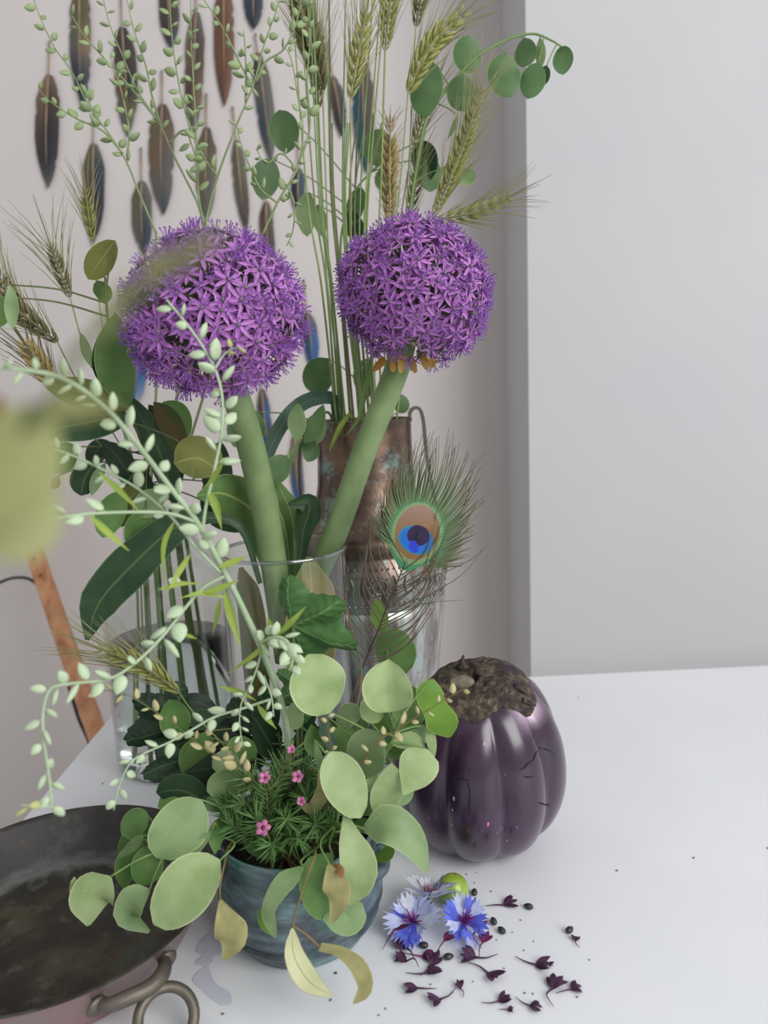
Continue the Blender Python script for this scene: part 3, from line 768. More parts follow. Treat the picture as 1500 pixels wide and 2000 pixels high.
# ================================================================== eucalyptus in the bronze pot
hub = pc+Vector((0, 0, 0.075))
branch('eucalyptus_branch', 'eucalyptus branch with big oval leaves drooping left over the copper pan', 'branch', [(560, 1660), (500, 1600), (455, 1590), (420, 1640), (300, 1660)], [0.51, 0.50, 0.49, 0.475, 0.47], [
    l([(430, 1680), (365, 1735), (300, 1805)], [0.445, 0.44, 0.44], 55, euc_pale, tilt=R(12), cup=0.12, prof='round'),
    l([(394, 1562), (350, 1615), (305, 1675)], [0.48, 0.47, 0.465], 52, euc_mid, tilt=R(-18), cup=0.22, prof='round'),
    l([(360, 1600), (355, 1650), (342, 1700)], [0.475, 0.475, 0.475], 30, euc_mid, tilt=R(30), prof='oval', pet=False),
    l([(415, 1580), (360, 1545), (305, 1548)], 0.505, 30, dark_leaf, prof='round', tilt=R(-30)),
    l([(400, 1590), (350, 1560), (308, 1575)], 0.505, 34, euc_green, prof='round', tilt=R(20)),
    l([(476, 1540), (442, 1530), (404, 1545)], 0.495, 31, euc_mid, prof='round', tilt=R(-20), cup=0.3),
    l([(440, 1565), (420, 1570), (405, 1582)], 0.50, 18, euc_mid),
    l([(292, 1596), (262, 1608), (238, 1632)], 0.50, 27, euc_green, prof='round'),
    l([(300, 1620), (262, 1640), (240, 1690)], 0.505, 24, euc_green, prof='round'),
    l([(278, 1640), (248, 1685), (243, 1738)], 0.495, 22, euc_green, prof='oval'),
    l([(282, 1630), (255, 1655), (227, 1677)], 0.475, 10, euc_mid, prof='lance', tilt=R(10)),
    l([(316, 1658), (288, 1690), (268, 1728)], 0.47, 32, euc_green, prof='round', tilt=R(15)),
    l([(216, 1712), (178, 1752), (172, 1808)], [0.455, 0.452, 0.448], [3, 30, 42, 44, 40, 30, 16, 3], euc_pale, tilt=R(-15), cup=0.18, wav=0.12),
    l([(158, 1725), (146, 1736), (136, 1742)], [0.451, 0.450, 0.449], [18, 16, 12, 3], euc_pale, tilt=R(-10), pet=False),
    l([(292, 1738), (265, 1755), (250, 1790), (292, 1820)], [0.45, 0.445, 0.445, 0.445], [3, 20, 30, 26, 14, 3], euc_mid, tilt=R(20)),
    l([(414, 1622), (380, 1660), (345, 1706)], 0.47, 11, euc_mid, prof='lance', tilt=R(-8)),
    l([(458, 1606), (428, 1625), (420, 1668)], [0.492, 0.476, 0.464], 20, euc_green, prof='ov', tilt=R(25)),
    l([(480, 1575), (455, 1580), (430, 1600)], 0.50, 22, euc_green, prof='round'),
    l([(470, 1500), (440, 1490), (415, 1500)], 0.51, 24, euc_mid, prof='round'),
    l([(500, 1480), (470, 1460), (440, 1462)], 0.52, 22, euc_green, prof='round'),
    l([(330, 1640), (312, 1630), (292, 1640)], 0.485, 20, euc_mid, prof='round'),
    l([(470, 1628), (500, 1660), (540, 1678)], 0.478, 11, euc_green, prof='lance', tilt=R(20)),
], stem_g, root=hub)
branch('eucalyptus_branch', 'eucalyptus branch with pale round leaves rising in front of the eggplant', 'branch', [(640, 1640), (690, 1590), (732, 1512), (768, 1440), (790, 1388)], [0.50, 0.49, 0.48, 0.475, 0.47], [
    l([(645, 1392), (620, 1335), (602, 1278)], [0.478, 0.47, 0.468], 56, euc_pale, tilt=R(10), cup=0.1, prof='round'),
    l([(766, 1390), (758, 1340), (760, 1288)], [0.478, 0.47, 0.468], 49, euc_pale, tilt=R(-6), fold=0.4, cup=0, prof='round'),
    l([(800, 1434), (797, 1388), (790, 1338)], 0.492, 35, euc_green, prof='round', tilt=R(25)),
    l([(845, 1326), (840, 1360), (856, 1395), (878, 1440)], [0.482, 0.478, 0.478, 0.48], [3, 22, 28, 27, 24, 26, 32, 30, 4], euc_bright, tilt=[R(-25), R(20)]),
    l([(752, 1372), (728, 1385), (706, 1402)], 0.488, 27, euc_pale, prof='round', tilt=R(-20)),
    l([(708, 1394), (680, 1398), (655, 1416)], 0.495, 24, euc_mid, prof='oval', tilt=R(25)),
    l([(742, 1432), (718, 1470), (700, 1515)], 0.472, 42, euc_mid, prof='round', tilt=R(15)),
    l([(832, 1462), (815, 1503), (788, 1552)], [0.472, 0.465, 0.46], [4, 32, 39, 40, 36, 28, 14, 3], euc_pale, tilt=R(-8)),
    l([(768, 1455), (800, 1448), (830, 1456)], 0.48, 17, euc_pale, prof='round', tilt=R(-25)),
    l([(838, 1416), (842, 1445), (848, 1480)], 0.482, 10, euc_pale, prof='oval', tilt=R(10)),
    l([(810, 1425), (825, 1435), (838, 1440)], 0.492, 17, euc_mid),
    l([(800, 1470), (770, 1470), (755, 1478)], 0.485, 14, euc_green),
    l([(765, 1490), (755, 1545), (742, 1600)], 0.468, 31, euc_pale, prof='oval', tilt=R(-22)),
    l([(735, 1515), (725, 1530), (718, 1548)], 0.472, 12, euc_pale),
    l([(640, 1400), (640, 1430), (655, 1470)], 0.495, 16, dark_leaf, prof='oval'),
    l([(690, 1600), (680, 1560), (690, 1530)], 0.497, 24, euc_green, prof='round'),
    l([(745, 1560), (720, 1570), (700, 1590)], 0.482, 24, euc_mid, prof='round'),
    l([(775, 1520), (785, 1545), (780, 1575)], 0.476, 22, euc_mid, prof='round'),
    l([(700, 1440), (668, 1445), (640, 1462)], 0.492, 26, euc_green, prof='round'),
    l([(660, 1420), (690, 1425), (712, 1440)], 0.497, 22, euc_mid, prof='oval'),
    l([(770, 1400), (748, 1412), (735, 1432)], 0.490, 22, euc_green, prof='round'),
    l([(625, 1480), (612, 1450), (608, 1415)], 0.505, 20, euc_green, prof='oval'),
    l([(590, 1420), (575, 1400), (570, 1372)], 0.51, 22, euc_mid, prof='oval'),
    l([(720, 1540), (700, 1500), (672, 1480)], 0.49, 22, euc_green, prof='oval'),
    l([(690, 1606), (718, 1612), (742, 1602)], 0.484, 15, euc_green, prof='oval'),
], stem_g, r0_=0.0022, root=hub+Vector((0.01, 0, 0)))
branch('eucalyptus_branch', 'eucalyptus branch with long pale leaves hanging over the front of the bronze pot', 'branch', [(610, 1670), (640, 1640), (660, 1590), (650, 1520), (640, 1470)], [0.49, 0.475, 0.465, 0.46, 0.46], [
    l([(645, 1468), (668, 1525), (705, 1597)], [0.458, 0.45, 0.445], 42, euc_pale, tilt=R(-15), cup=0.2, prof='round'),
    l([(614, 1445), (632, 1510), (662, 1580)], 0.465, 8, euc_mid, prof='lance', tilt=R(20)),
    l([(673, 1582), (684, 1640), (700, 1700), (682, 1768)], [0.45, 0.442, 0.436, 0.434], [2, 12, 24, 34, 37, 30, 4], euc_pale, tilt=R(-12), cup=0.2),
    l([(712, 1618), (760, 1612), (805, 1645), (834, 1704)], [0.46, 0.452, 0.448, 0.445], [6, 34, 38, 32, 20, 3], euc_mid, tilt=R(-18), cup=0.2),
    l([(770, 1655), (755, 1668), (733, 1676)], 0.47, 13, euc_bright),
    l([(650, 1668), (615, 1710), (622, 1765), (660, 1790)], [0.447, 0.441, 0.437, 0.437], [4, 28, 30, 28, 22, 6], euc_green, tilt=R(20)),
    l([(702, 1762), (680, 1800), (632, 1790)], 0.438, [6, 24, 26, 20, 5], euc_mid, tilt=R(-22)),
    l([(592, 1692), (548, 1732), (524, 1780), (538, 1832)], [0.445, 0.432, 0.430, 0.432], [3, 20, 18, 14, 12, 3], euc_mid, tilt=R(22)),
    l([(512, 1768), (515, 1800), (538, 1830)], 0.441, 10, euc_bright, prof='oval', pet=False),
    l([(643, 1688), (655, 1725), (660, 1760), (648, 1802)], [0.432, 0.43, 0.428, 0.428], [4, 18, 26, 24, 14, 3], dry_leaf, tilt=R(20), wav=0.2),
    l([(646, 1690), (662, 1698), (668, 1715)], 0.430, 9, dry_brown, pet=False),
    l([(624, 1502), (632, 1540), (612, 1578), (586, 1572)], 0.462, [3, 12, 15, 13, 10, 3], dry_leaf, tilt=R(-20)),
], stem_g, root=hub+Vector((0.005, -0.01, 0)))
branch('dried_leaf_twig', 'thin twig with shrivelled yellow leaves hanging down to the table before the pot', 'twig', [(616, 1664), (604, 1700), (590, 1740), (576, 1790), (571, 1812)], [0.440, 0.426, 0.423, 0.421, 0.42], [
    l([(571, 1812), (574, 1865), (602, 1915), (648, 1946)], [0.42, 0.415, 0.408, 0.402], [2, 14, 20, 23, 22, 14, 3], dry_pale, tilt=R(-10), cup=0.2, pet=False),
    l([(625, 1850), (665, 1860), (700, 1888), (713, 1930), (690, 1960)], [0.425, 0.42, 0.412, 0.405, 0.40], [9, 10, 14, 17, 16, 12, 2], dry_leaf, tilt=[R(-40), R(10)], wav=0.15),
], stem_b, 0.0009, 0.0006, root=hub+Vector((0.01, -0.015, 0)))
branch('dried_leaf_twig', 'thin twig with one crumpled yellow leaf hanging left of the bronze pot', 'twig', [(452, 1646), (438, 1690), (430, 1730), (430, 1758)], [0.47, 0.44, 0.432, 0.43], [
    l([(430, 1756), (443, 1800), (452, 1838), (438, 1876)], [0.43, 0.425, 0.42, 0.416], [2, 14, 24, 33, 30, 14, 3], dry_leaf, tilt=R(15), wav=0.25, pet=False),
], stem_b, 0.0008, 0.0005, root=hub+Vector((-0.03, -0.01, 0)))
# dark filler foliage standing behind in the pot
fill = []
for x, y, a_, L_, hw, D_, mt in ((520, 1440, 120, 90, 30, 0.55, dark_leaf), (480, 1470, 150, 90, 30, 0.55, deep_leaf), (430, 1450, 170, 90, 32, 0.555, deep_leaf), (600, 1450, 80, 90, 30, 0.54, dark_leaf), (640, 1440, 60, 90, 28, 0.53, deep_leaf), (690, 1500, 30, 90, 30, 0.53, dark_leaf), (560, 1500, 100, 90, 32, 0.545, deep_leaf), (460, 1520, 170, 90, 30, 0.54, deep_leaf), (690, 1535, 10, 80, 26, 0.525, deep_leaf), (410, 1500, 190, 100, 30, 0.545, deep_leaf), (615, 1530, 70, 90, 28, 0.52, dark_leaf), (745, 1430, 50, 80, 26, 0.53, dark_leaf), (520, 1390, 110, 90, 28, 0.555, dark_leaf), (590, 1400, 95, 80, 26, 0.55, dark_leaf), (690, 1430, 70, 80, 28, 0.54, euc_green), (480, 1400, 130, 90, 24, 0.56, deep_leaf)):
    dx, dy = math.cos(R(a_))*L_/2, -math.sin(R(a_))*L_/2
    fill.append(l([(x-dx, y-dy), (x+dx, y+dy)], D_, hw, mt, prof='oval', dd=random.uniform(-0.02, 0.02)))
fill += [l([(355, 1440), (340, 1405), (330, 1366)], 0.565, 30, euc_green, prof='round', tilt=R(10)),
         l([(402, 1428), (385, 1475), (368, 1524)], 0.545, 32, euc_green, prof='oval', tilt=R(-20)),
         l([(430, 1395), (385, 1372), (328, 1376)], 0.605, 18, deep_leaf, prof='oval'),
         l([(440, 1400), (400, 1405), (350, 1395)], 0.575, 20, dark_leaf, prof='oval')]
branch('leafy_sprig', 'sprig of dark green leaves deep inside the bronze pot behind the pale ones', 'branch', [(572, 1560), (552, 1480), (542, 1420)], [0.54, 0.55, 0.555], fill, stem_d, root=hub+Vector((-0.012, 0.027, -0.01)))

# lobed, toothed leaves
def lobed(parent, cpx, D, Rp, ang, mat, tilt=(0, 0), lobes=5, name='leaf'):
    c = pt(cpx[0], cpx[1], D); k = Rp*ppm(c)
    n0 = (CAM-c).normalized(); x = rgt*math.cos(ang)+upv*math.sin(ang); x = (x-n0*x.dot(n0)).normalized(); y = n0.cross(x)
    M = Matrix((x, y, n0)).transposed() @ Matrix.Rotation(tilt[0], 3, 'X') @ Matrix.Rotation(tilt[1], 3, 'Y')
    v = []; f = []; uv = []; NA = 121; NRr = 7
    span = R(285)
    for j in range(NRr+1):
        for i in range(NA):
            th = -span/2+span*i/(NA-1); ph = th/span*lobes*2*math.pi
            r_ = 0.74+0.15*math.cos(ph)+0.14*math.cos(th*0.9)
            r_ *= 1+0.05*((i % 4)/3-0.5)*(1 if j == NRr else 0.3)
            q = r_*j/NRr*k
            z = 0.05*k*math.cos(ph)*(j/NRr)+0.03*k*math.sin(j*1.9+th*6)*(j/NRr)-0.22*k*(j/NRr)**2*(q/k)
            v.append(c+M @ Vector((q*math.cos(th), q*math.sin(th), z))); 
            uv.append((0.5+0.5*(abs(math.sin(ph/2))*0.9+0.0)*(j/NRr), j/NRr*1.0))
    for j in range(NRr):
        for i in range(NA-1):
            a = j*NA+i; f.append((a, a+1, a+NA+1, a+NA))
    return mk(name, v, f, mat, parent, uv=uv), c
def lobed_sprig(label, specs, mat, root, rootpx):
    t = thing('lobed_leaf_sprig', label, 'leaf', root); jobs = []
    for cpx, D, Rp, ang, tl in specs:
        o, c = lobed(t, cpx, D, Rp, ang, mat, tl)
        jobs.append(([Vector(root), (Vector(root)+c)/2+Vector((0, 0.01, 0.01)), c], [0.0014, 0.0010]))
    petioles(t, jobs, stem_d)
lobed_sprig('veined lobed green leaf spread above the pot before the glass cylinder', [((572, 1222), 0.535, 128, R(-20), (R(48), R(-8))), ((590, 1340), 0.53, 72, R(-95), (R(20), R(10)))], serr_leaf, hub+Vector((0, 0.01, 0)), None)
lobed_sprig('dark lobed leaves spreading left below the glass jar', [((345, 1415), 0.58, 100, R(205), (R(-25), R(8))), ((370, 1480), 0.565, 88, R(200), (R(25), R(-8))), ((460, 1440), 0.57, 90, R(150), (R(10), R(20)))], serr_dark, hub+Vector((-0.02, 0.02, 0)), None)
branch('eucalyptus_branch', 'short eucalyptus twig with two green leaves behind the peacock feather', 'branch', [(745, 1420), (765, 1310)], [0.60, 0.635], [
    l([(752, 1238), (742, 1205), (735, 1168)], 0.645, 17, euc_bright, prof='oval', tilt=R(15)),
    l([(790, 1318), (772, 1272), (752, 1228)], 0.638, 40, euc_green, prof='round', tilt=R(-10)),
], stem_g, root=[hub+Vector((0.02, 0.02, -0.01)), hub+Vector((0.024, 0.032, 0.022))])

# ================================================================== silver pod stems
pod_s = plain('silver_pod', (192, 207, 176), (168, 189, 150), scale=250, rough=0.6, rnd=0.10)
pod_g = plain('green_pod', (152, 170, 124), (134, 154, 106), scale=250, rough=0.6, rnd=0.12)
pod_b = plain('beige_pod', (190, 184, 140), (170, 160, 112), scale=250, rough=0.6, rnd=0.10)
pod_y = plain('yellow_green_pod', (182, 184, 122), (160, 164, 100), scale=250, rough=0.6, rnd=0.10)
def pod_mesh(mat, nm='pod'):
    v, f = ellipsoid((0, 0, 0.5), 0.42, 0.2, 0.5, 8, 6)
    v = [Vector((p.x*(1-0.25*(p.z-0.5)), p.y, p.z+(0.08 if p.z > 0.99 else 0))) for p in v]
    me = bpy.data.meshes.new(nm); me.from_pydata([tuple(p) for p in v], [], f); me.materials.append(mat)
    me.polygons.foreach_set('use_smooth', [True]*len(me.polygons)); return me
PODM = {k: pod_mesh(m_) for k, m_ in (('s', pod_s), ('g', pod_g), ('b', pod_b), ('y', pod_y))}
def pod_stem(label, paths, pod='s', stem_mat=None, size=20, step=17, rad=(2.6, 1.0), group=None, seed=1, blades=(), name='seed_pod_stem', bl_mat=None):
    """paths: list of (photo pixels, distances, first pod fraction, options); the first path holds the root"""
    rg = random.Random(seed)
    P0 = path3(paths[0][0], paths[0][1]); t = thing(name, label, 'seed stem', P0[0], group)
    b = B()
    for pth in paths:
        pts, D, f0 = pth[:3]; opt = pth[3] if len(pth) > 3 else {}
        P = path3(pts, D); n = max(12, 6*len(P)); S = spline(P, n)
        rr = opt.get('rad', rad); b.add(tube(S, [rr[0]*ppm(P[0]), rr[1]*ppm(P[-1])], 6))
        L = [0]
        for i in range(1, n): L.append(L[-1]+(S[i]-S[i-1]).length/ppm(S[i]))
        sz = opt.get('size', size)*1.22; stp = opt.get('step', step)*1.3
        s = f0*L[-1]; side = 1; k = 0
        while s < L[-1]:
            i = next(j for j in range(n) if L[j] >= s) or 1; i = max(1, i)
            u = (s-L[i-1])/max(1e-6, L[i]-L[i-1]); p = S[i-1].lerp(S[i], u); tg = (S[i]-S[i-1]).normalized()
            mp = ppm(p); q = frame(tg); a = rg.uniform(-0.7, 0.7)+(0 if side > 0 else math.pi)
            vw = (CAM-p).normalized(); sd = tg.cross(vw).normalized()
            od = (sd*math.cos(a)+vw*math.sin(a)*0.8)
            d = (tg*rg.uniform(0.5, 1.1)+od).normalized()
            ped = sz*0.16*rg.uniform(0.6, 1.5)*mp; e = p+d*ped
            b.add(tube([p, e], [1.0*mp, 0.8*mp], 4, False))
            fade = 1.0-0.35*(s/L[-1]); szz = sz*rg.uniform(0.75, 1.15)*fade*mp
            d2 = (d+Vector([rg.gauss(0, 0.25) for _ in range(3)])).normalized()
            M = (frame(d2, vw+Vector([rg.gauss(0, 0.8) for _ in range(3)])) @ Matrix.Rotation(math.pi/2*rg.choice([0, 1]), 3, 'Z')).to_4x4()
            inst('pod', PODM[opt.get('pod', pod)], t, Matrix.Translation(e) @ M @ Matrix.Diagonal((szz, szz, szz*rg.uniform(0.95, 1.3), 1)))
            side = -side; s += stp*rg.uniform(0.65, 1.35)
    mk('stem', b.v, b.f, stem_mat or stem_s, t)
    for pts, D, hw in blades:
        LF(t, pts, D, hw, bl_mat or thin_blade, prof='lance', name='narrow_leaf', tilt=R(rg.uniform(-25, 25)), fold=0.15, nl=10, nw=4)
    return t
# foreground silvery stem that leaves the pot and sprays left
pod_stem('big silvery pod stem spraying left from the pot in front of everything', [
    ([(565, 1600), (560, 1420), (520, 1290), (480, 1200), (440, 1120), (385, 1020), (335, 955), (270, 870), (200, 790), (120, 738), (40, 722), (-40, 712)], [0.53, 0.495, 0.468, 0.455, 0.445, 0.43, 0.42, 0.40, 0.375, 0.35, 0.33, 0.31], 0.48, {'size': 33, 'step': 23, 'rad': (6, 4)}),
    ([(385, 1020), (340, 1005), (290, 1000), (180, 1003), (110, 1013), (50, 1025), (-30, 1040)], [0.43, 0.42, 0.41, 0.39, 0.375, 0.36, 0.34], 0.42, {'size': 30, 'step': 26, 'rad': (3.6, 2.6)}),
    ([(430, 1118), (380, 1065), (330, 1005), (270, 955), (210, 922), (150, 893), (100, 875), (60, 868)], [0.44, 0.435, 0.43, 0.425, 0.42, 0.41, 0.40, 0.39], 0.30, {'size': 26, 'step': 17, 'rad': (3.2, 2)}),
    ([(395, 1040), (402, 990), (418, 920), (432, 850), (435, 790), (425, 735), (398, 680), (362, 630), (325, 585)], [0.435, 0.44, 0.445, 0.45, 0.455, 0.458, 0.46, 0.46, 0.46], 0.28, {'size': 32, 'step': 18, 'rad': (3.6, 2.4)}),
    ([(420, 720), (440, 690), (468, 676)], [0.455, 0.455, 0.45], 0.5, {'size': 18, 'pod': 'y'}),
    ([(438, 1125), (395, 1150), (360, 1190), (320, 1240), (270, 1290), (215, 1325), (140, 1335), (100, 1345), (85, 1385), (85, 1440), (95, 1510), (102, 1575)], [0.445, 0.44, 0.435, 0.425, 0.415, 0.40, 0.38, 0.37, 0.365, 0.36, 0.355, 0.35], 0.14, {'size': 31, 'step': 21, 'rad': (3.6, 2.2)}),
    ([(102, 1575), (75, 1575), (40, 1572)], [0.35, 0.348, 0.345], 0.3, {'size': 22, 'step': 16, 'pod': 'y'}),
    ([(528, 1366), (470, 1385), (420, 1400), (375, 1425), (330, 1450), (285, 1470), (255, 1490), (235, 1530), (222, 1582)], [0.47, 0.465, 0.46, 0.455, 0.45, 0.445, 0.44, 0.438, 0.435], 0.22, {'size': 24, 'step': 17, 'rad': (2.8, 1.4)}),
    ([(505, 1260), (530, 1245), (558, 1250), (572, 1280), (566, 1310)], [0.46, 0.45, 0.445, 0.445, 0.445], 0.05, {'size': 26, 'step': 9, 'rad': (3.2, 3)}),
    ([(510, 1275), (500, 1310), (488, 1340), (472, 1372), (468, 1410), (474, 1460)], [0.462, 0.455, 0.452, 0.45, 0.45, 0.45], 0.1, {'size': 20, 'step': 13, 'rad': (2, 1)}),
    ([(515, 1320), (530, 1360), (535, 1400)], [0.465, 0.458, 0.455], 0.2, {'size': 18, 'step': 12, 'rad': (2, 1)}),
], 's', seed=3, blades=[
    ([(193, 922), (235, 960), (270, 996)], 0.405, 6), ([(172, 1004), (210, 1040), (252, 1076)], 0.385, 7), ([(343, 1013), (320, 1065), (320, 1140)], 0.43, 5),
    ([(373, 1080), (350, 1115), (328, 1155)], 0.435, 6), ([(404, 952), (422, 925), (438, 900)], 0.44, 6), ([(405, 955), (422, 990), (433, 1034)], 0.438, 8),
    ([(427, 1108), (455, 1098), (484, 1086)], 0.44, 7), ([(395, 1158), (430, 1148), (467, 1133)], 0.437, 7), ([(437, 1150), (452, 1205), (470, 1264)], 0.445, 9),
    ([(430, 1170), (425, 1200), (415, 1240)], 0.445, 5), ([(440, 1167), (395, 1158), (352, 1168)], 0.437, 5), ([(310, 1152), (350, 1140), (392, 1140)], 0.435, 5),
    ([(542, 1240), (570, 1213), (598, 1184)], 0.452, 6), ([(542, 1240), (495, 1280), (443, 1317)], 0.455, 5), ([(540, 1238), (530, 1222), (523, 1205)], 0.452, 7),
    ([(502, 1375), (520, 1400), (540, 1424)], 0.465, 6), ([(426, 1340), (470, 1352), (500, 1368)], 0.455, 5), ([(355, 1235), (370, 1242), (385, 1248)], 0.43, 4)])
# small drying sprays low in the pot
pod_stem('dry beige pod twig crossing the dark leaves left of the pot', [([(560, 1640), (500, 1530), (440, 1485), (400, 1462), (340, 1415), (280, 1375), (235, 1352), (195, 1348)], [0.50, 0.48, 0.475, 0.47, 0.465, 0.46, 0.455, 0.45], 0.2, {'size': 21, 'step': 17}), ([(470, 1505), (450, 1460), (425, 1445), (410, 1440)], [0.478, 0.472, 0.47, 0.47], 0.1, {'size': 20, 'step': 13})], 'b', stem_d, rad=(1.6, 0.8), seed=5)
pod_stem('orange brown pod twig pointing at the eggplant cap', [([(640, 1620), (720, 1470), (775, 1425), (830, 1390), (905, 1345)], [0.49, 0.465, 0.46, 0.457, 0.455], 0.35, {'size': 17, 'step': 19})], 'b', stem_b, rad=(1.8, 0.8), seed=6)
pod_stem('short upright yellow pod twig between the pot leaves', [([(630, 1620), (645, 1480), (640, 1400)], [0.49, 0.47, 0.465], 0.4, {'size': 16, 'step': 14})], 'b', stem_b, rad=(1.6, 0.8), seed=7)
# airy seed sprays rising out of the jar behind the alliums
jm = jc+Vector((0, 0, rim_z))
def slot(dx, dy, up=0.012, k=1.7):
    """a stem's own line through the jar: floor, neck, just above the rim; the lines fan out without crossing"""
    a_ = jc+Vector((dx*k, dy*k, 0.0085)); b_ = jm+Vector((dx, dy, 0)); d_ = (b_-a_)
    return [a_, a_+d_*0.5, b_, b_+d_.normalized()*up]
def spray(label, paths, seed, sl, D, pod='g', size=17):
    first = paths[0][0]
    t_paths = [(pth[0], [D]*len(pth[0]), pth[1], pth[2] if len(pth) > 2 else {}) for pth in paths]
    t = pod_stem(label, t_paths, pod, stem_m2, size=size, step=15, rad=(2.4, 0.9), group='seed sprays in the glass jar', seed=seed)
    A0 = pt(*first[0], D); up0 = pt(*first[1], D)
    S = spline(slot(*sl)+[jm.lerp(A0, 0.55), A0], 36)
    mk('stem', *tube(S, [0.0016, 0.0012], 6), stem_m2, t)
    return t
stem_m2 = plain('grey_green_stem', (140, 156, 112), (122, 140, 92), rough=0.6)
spray('seed spray from the jar reaching furthest left across the wall feathers', [([(305, 455), (275, 385), (245, 312), (205, 250), (170, 200), (140, 140), (105, 90), (75, 25), (60, -20)], 0.28), ([(240, 300), (200, 255), (150, 232), (100, 200), (78, 178)], 0.35), ([(248, 305), (252, 255), (240, 190), (228, 150), (215, 110)], 0.15), ([(200, 245), (180, 215), (165, 165)], 0.2)], 11, (-0.008, 0.003), 0.76)
spray('seed spray from the jar with the widest fan of green pods', [([(397, 440), (385, 395), (340, 305), (310, 238), (270, 180), (240, 110), (215, 50), (200, -10)], 0.42), ([(308, 235), (250, 165), (205, 115), (165, 70), (140, 30)], 0.3), ([(312, 240), (295, 180), (285, 130), (262, 60), (248, 0)], 0.25), ([(330, 280), (360, 255), (380, 300), (390, 340)], 0.2)], 12, (0.002, 0.014), 0.78)
spray('upright seed spray from the jar with evenly spaced pods', [([(398, 440), (388, 380), (384, 280), (380, 200), (374, 90), (372, -10)], 0.15), ([(386, 290), (360, 210), (345, 140), (335, 60), (332, -10)], 0.2, {'step': 12, 'size': 19})], 13, (0.004, 0.002), 0.75)
spray('seed spray from the jar leaning right toward the wheat', [([(400, 440), (425, 345), (460, 250), (495, 165), (515, 90), (540, 20), (548, -20)], 0.5), ([(492, 170), (455, 95), (432, 50), (395, -5)], 0.15), ([(425, 345), (400, 310), (385, 280)], 0.2), ([(480, 200), (480, 120), (476, 60)], 0.2), ([(500, 160), (520, 120), (555, 95), (580, 40), (590, -10)], 0.3)], 14, (0.008, -0.01), 0.73)
spray('seed spray from the jar tangled with the wheat stems', [([(512, 460), (545, 390), (580, 330), (592, 260), (582, 190), (570, 120), (556, 90)], 0.2, {'size': 15}), ([(583, 320), (605, 250), (600, 160), (605, 80), (600, 0)], 0.3, {'size': 17}), ([(560, 360), (575, 400), (572, 450), (560, 480)], 0.1, {'size': 14}), ([(580, 330), (550, 300), (520, 320), (500, 290)], 0.3, {'size': 13}), ([(540, 395), (510, 370), (490, 330), (470, 280), (462, 240)], 0.2, {'size': 14})], 15, (0.018, -0.006), 0.71)

# ================================================================== wheat and grasses in the urn
wheat_st = plain('wheat_straw', (142, 158, 92), (118, 142, 76), rough=0.5, rnd=0.15)
wheat_g = plain('wheat_green', (160, 160, 92), (132, 138, 74), scale=300, rough=0.6, rnd=0.15)
wheat_t = plain('wheat_tan', (178, 160, 108), (152, 134, 84), scale=300, rough=0.6)
wheat_d = plain('wheat_dark', (92, 96, 58), (120, 112, 74), scale=300, rough=0.6)
awn_m = plain('wheat_awn', (152, 148, 100), (132, 132, 84), rough=0.6)
um = uc+Vector((0, 0, uz(824)))
URI = 87.5*ua-0.0025
def lay(m_): return 0.80+m_*1.7                       # a layer keeps its own distance all the way up
def mouth(x560, m_):
    x_ = 655+(x560-622) if x560 < 712 else 745+(x560-712)*0.41
    ch = math.sqrt(URI*URI-m_*m_)-0.003; sx = (x_-720)*ua*min(1, ch/0.0345)
    return [uc+Vector((sx*0.75, m_*0.75, zr-0.06)), uc+Vector((sx, m_, zr+0.002))]

def ear(t, base, tip, D, hw, mat, awn, spread=0.25, seed=0, amat=None, curve=0):
    rg = random.Random(seed*7+3); a0 = pt(base[0], base[1], D); a1 = pt(tip[0], tip[1], D-0.01)
    mp = ppm(a0); vw = (CAM-a0).normalized()
    ax = (a1-a0); L = ax.length; axn = ax.normalized(); sd = axn.cross(vw).normalized()
    mid = (a0+a1)/2+sd*curve*mp
    S = spline([a0, mid, a1], 24); b = B(); aw = B()
    n = max(10, int(L/mp/9))
    for i in range(n):
        u = (i+0.3)/n; p = S[min(22, int(u*23))]; tg = (S[min(23, int(u*23)+1)]-S[int(u*23)]).normalized()
        wprof = (0.55+0.45*math.sin(math.pi*min(1, u*1.1)))*hw*mp
        for s_ in (-1, 0, 1):
            od = (sd*s_+vw*(0.8 if s_ == 0 else 0.25)*(1 if i % 2 else -1)).normalized()
            d = (tg*1.5+od*0.75+Vector([rg.gauss(0, 0.08) for _ in range(3)])).normalized()
            c = p+od*wprof*0.45+tg*0.002
            b.add(ellipsoid(c+d*wprof*0.4, wprof*0.24, wprof*0.19, wprof*0.95, 6, 5, frame(d)))
            da = (tg+od*spread*rg.uniform(0.6, 1.5)+Vector([rg.gauss(0, 0.05) for _ in range(3)])).normalized()
            al = awn*mp*rg.uniform(0.7, 1.1); q0 = c+d*wprof
            aw.add(tube([q0, q0+da*al*0.5, q0+da*al+od*al*0.06], [0.00045, 0.00034, 0.00012], 3, False))
    e = mk('ear', b.v, b.f, mat, t)
    mk('awns', aw.v, aw.f, amat or awn_m, t, kind='stuff')
    return a0
def wheat(label, base, tip, D, hw, awn, mat, via, seed, spread=0.25, root=None, amat=None, curve=0, group='wheat stalks in the urn', st=None, r=1.9, lim=None):
    P = list(root)
    t = thing('wheat_stalk', label, 'wheat', P[0], group)
    a0 = ear(t, base, tip, D, hw, mat, awn, spread, seed, amat, curve)
    P = P+[pt(x, y, d) for x, y, d in via]+[a0]
    mk('stem', *tube(spline(P, 40), [r*ppm(a0)*1.1, r*ppm(a0)*0.7], 6), st or wheat_st, t)
    return t
M_ = [-0.033, -0.022, -0.011, 0.0, 0.011, 0.022, 0.033]
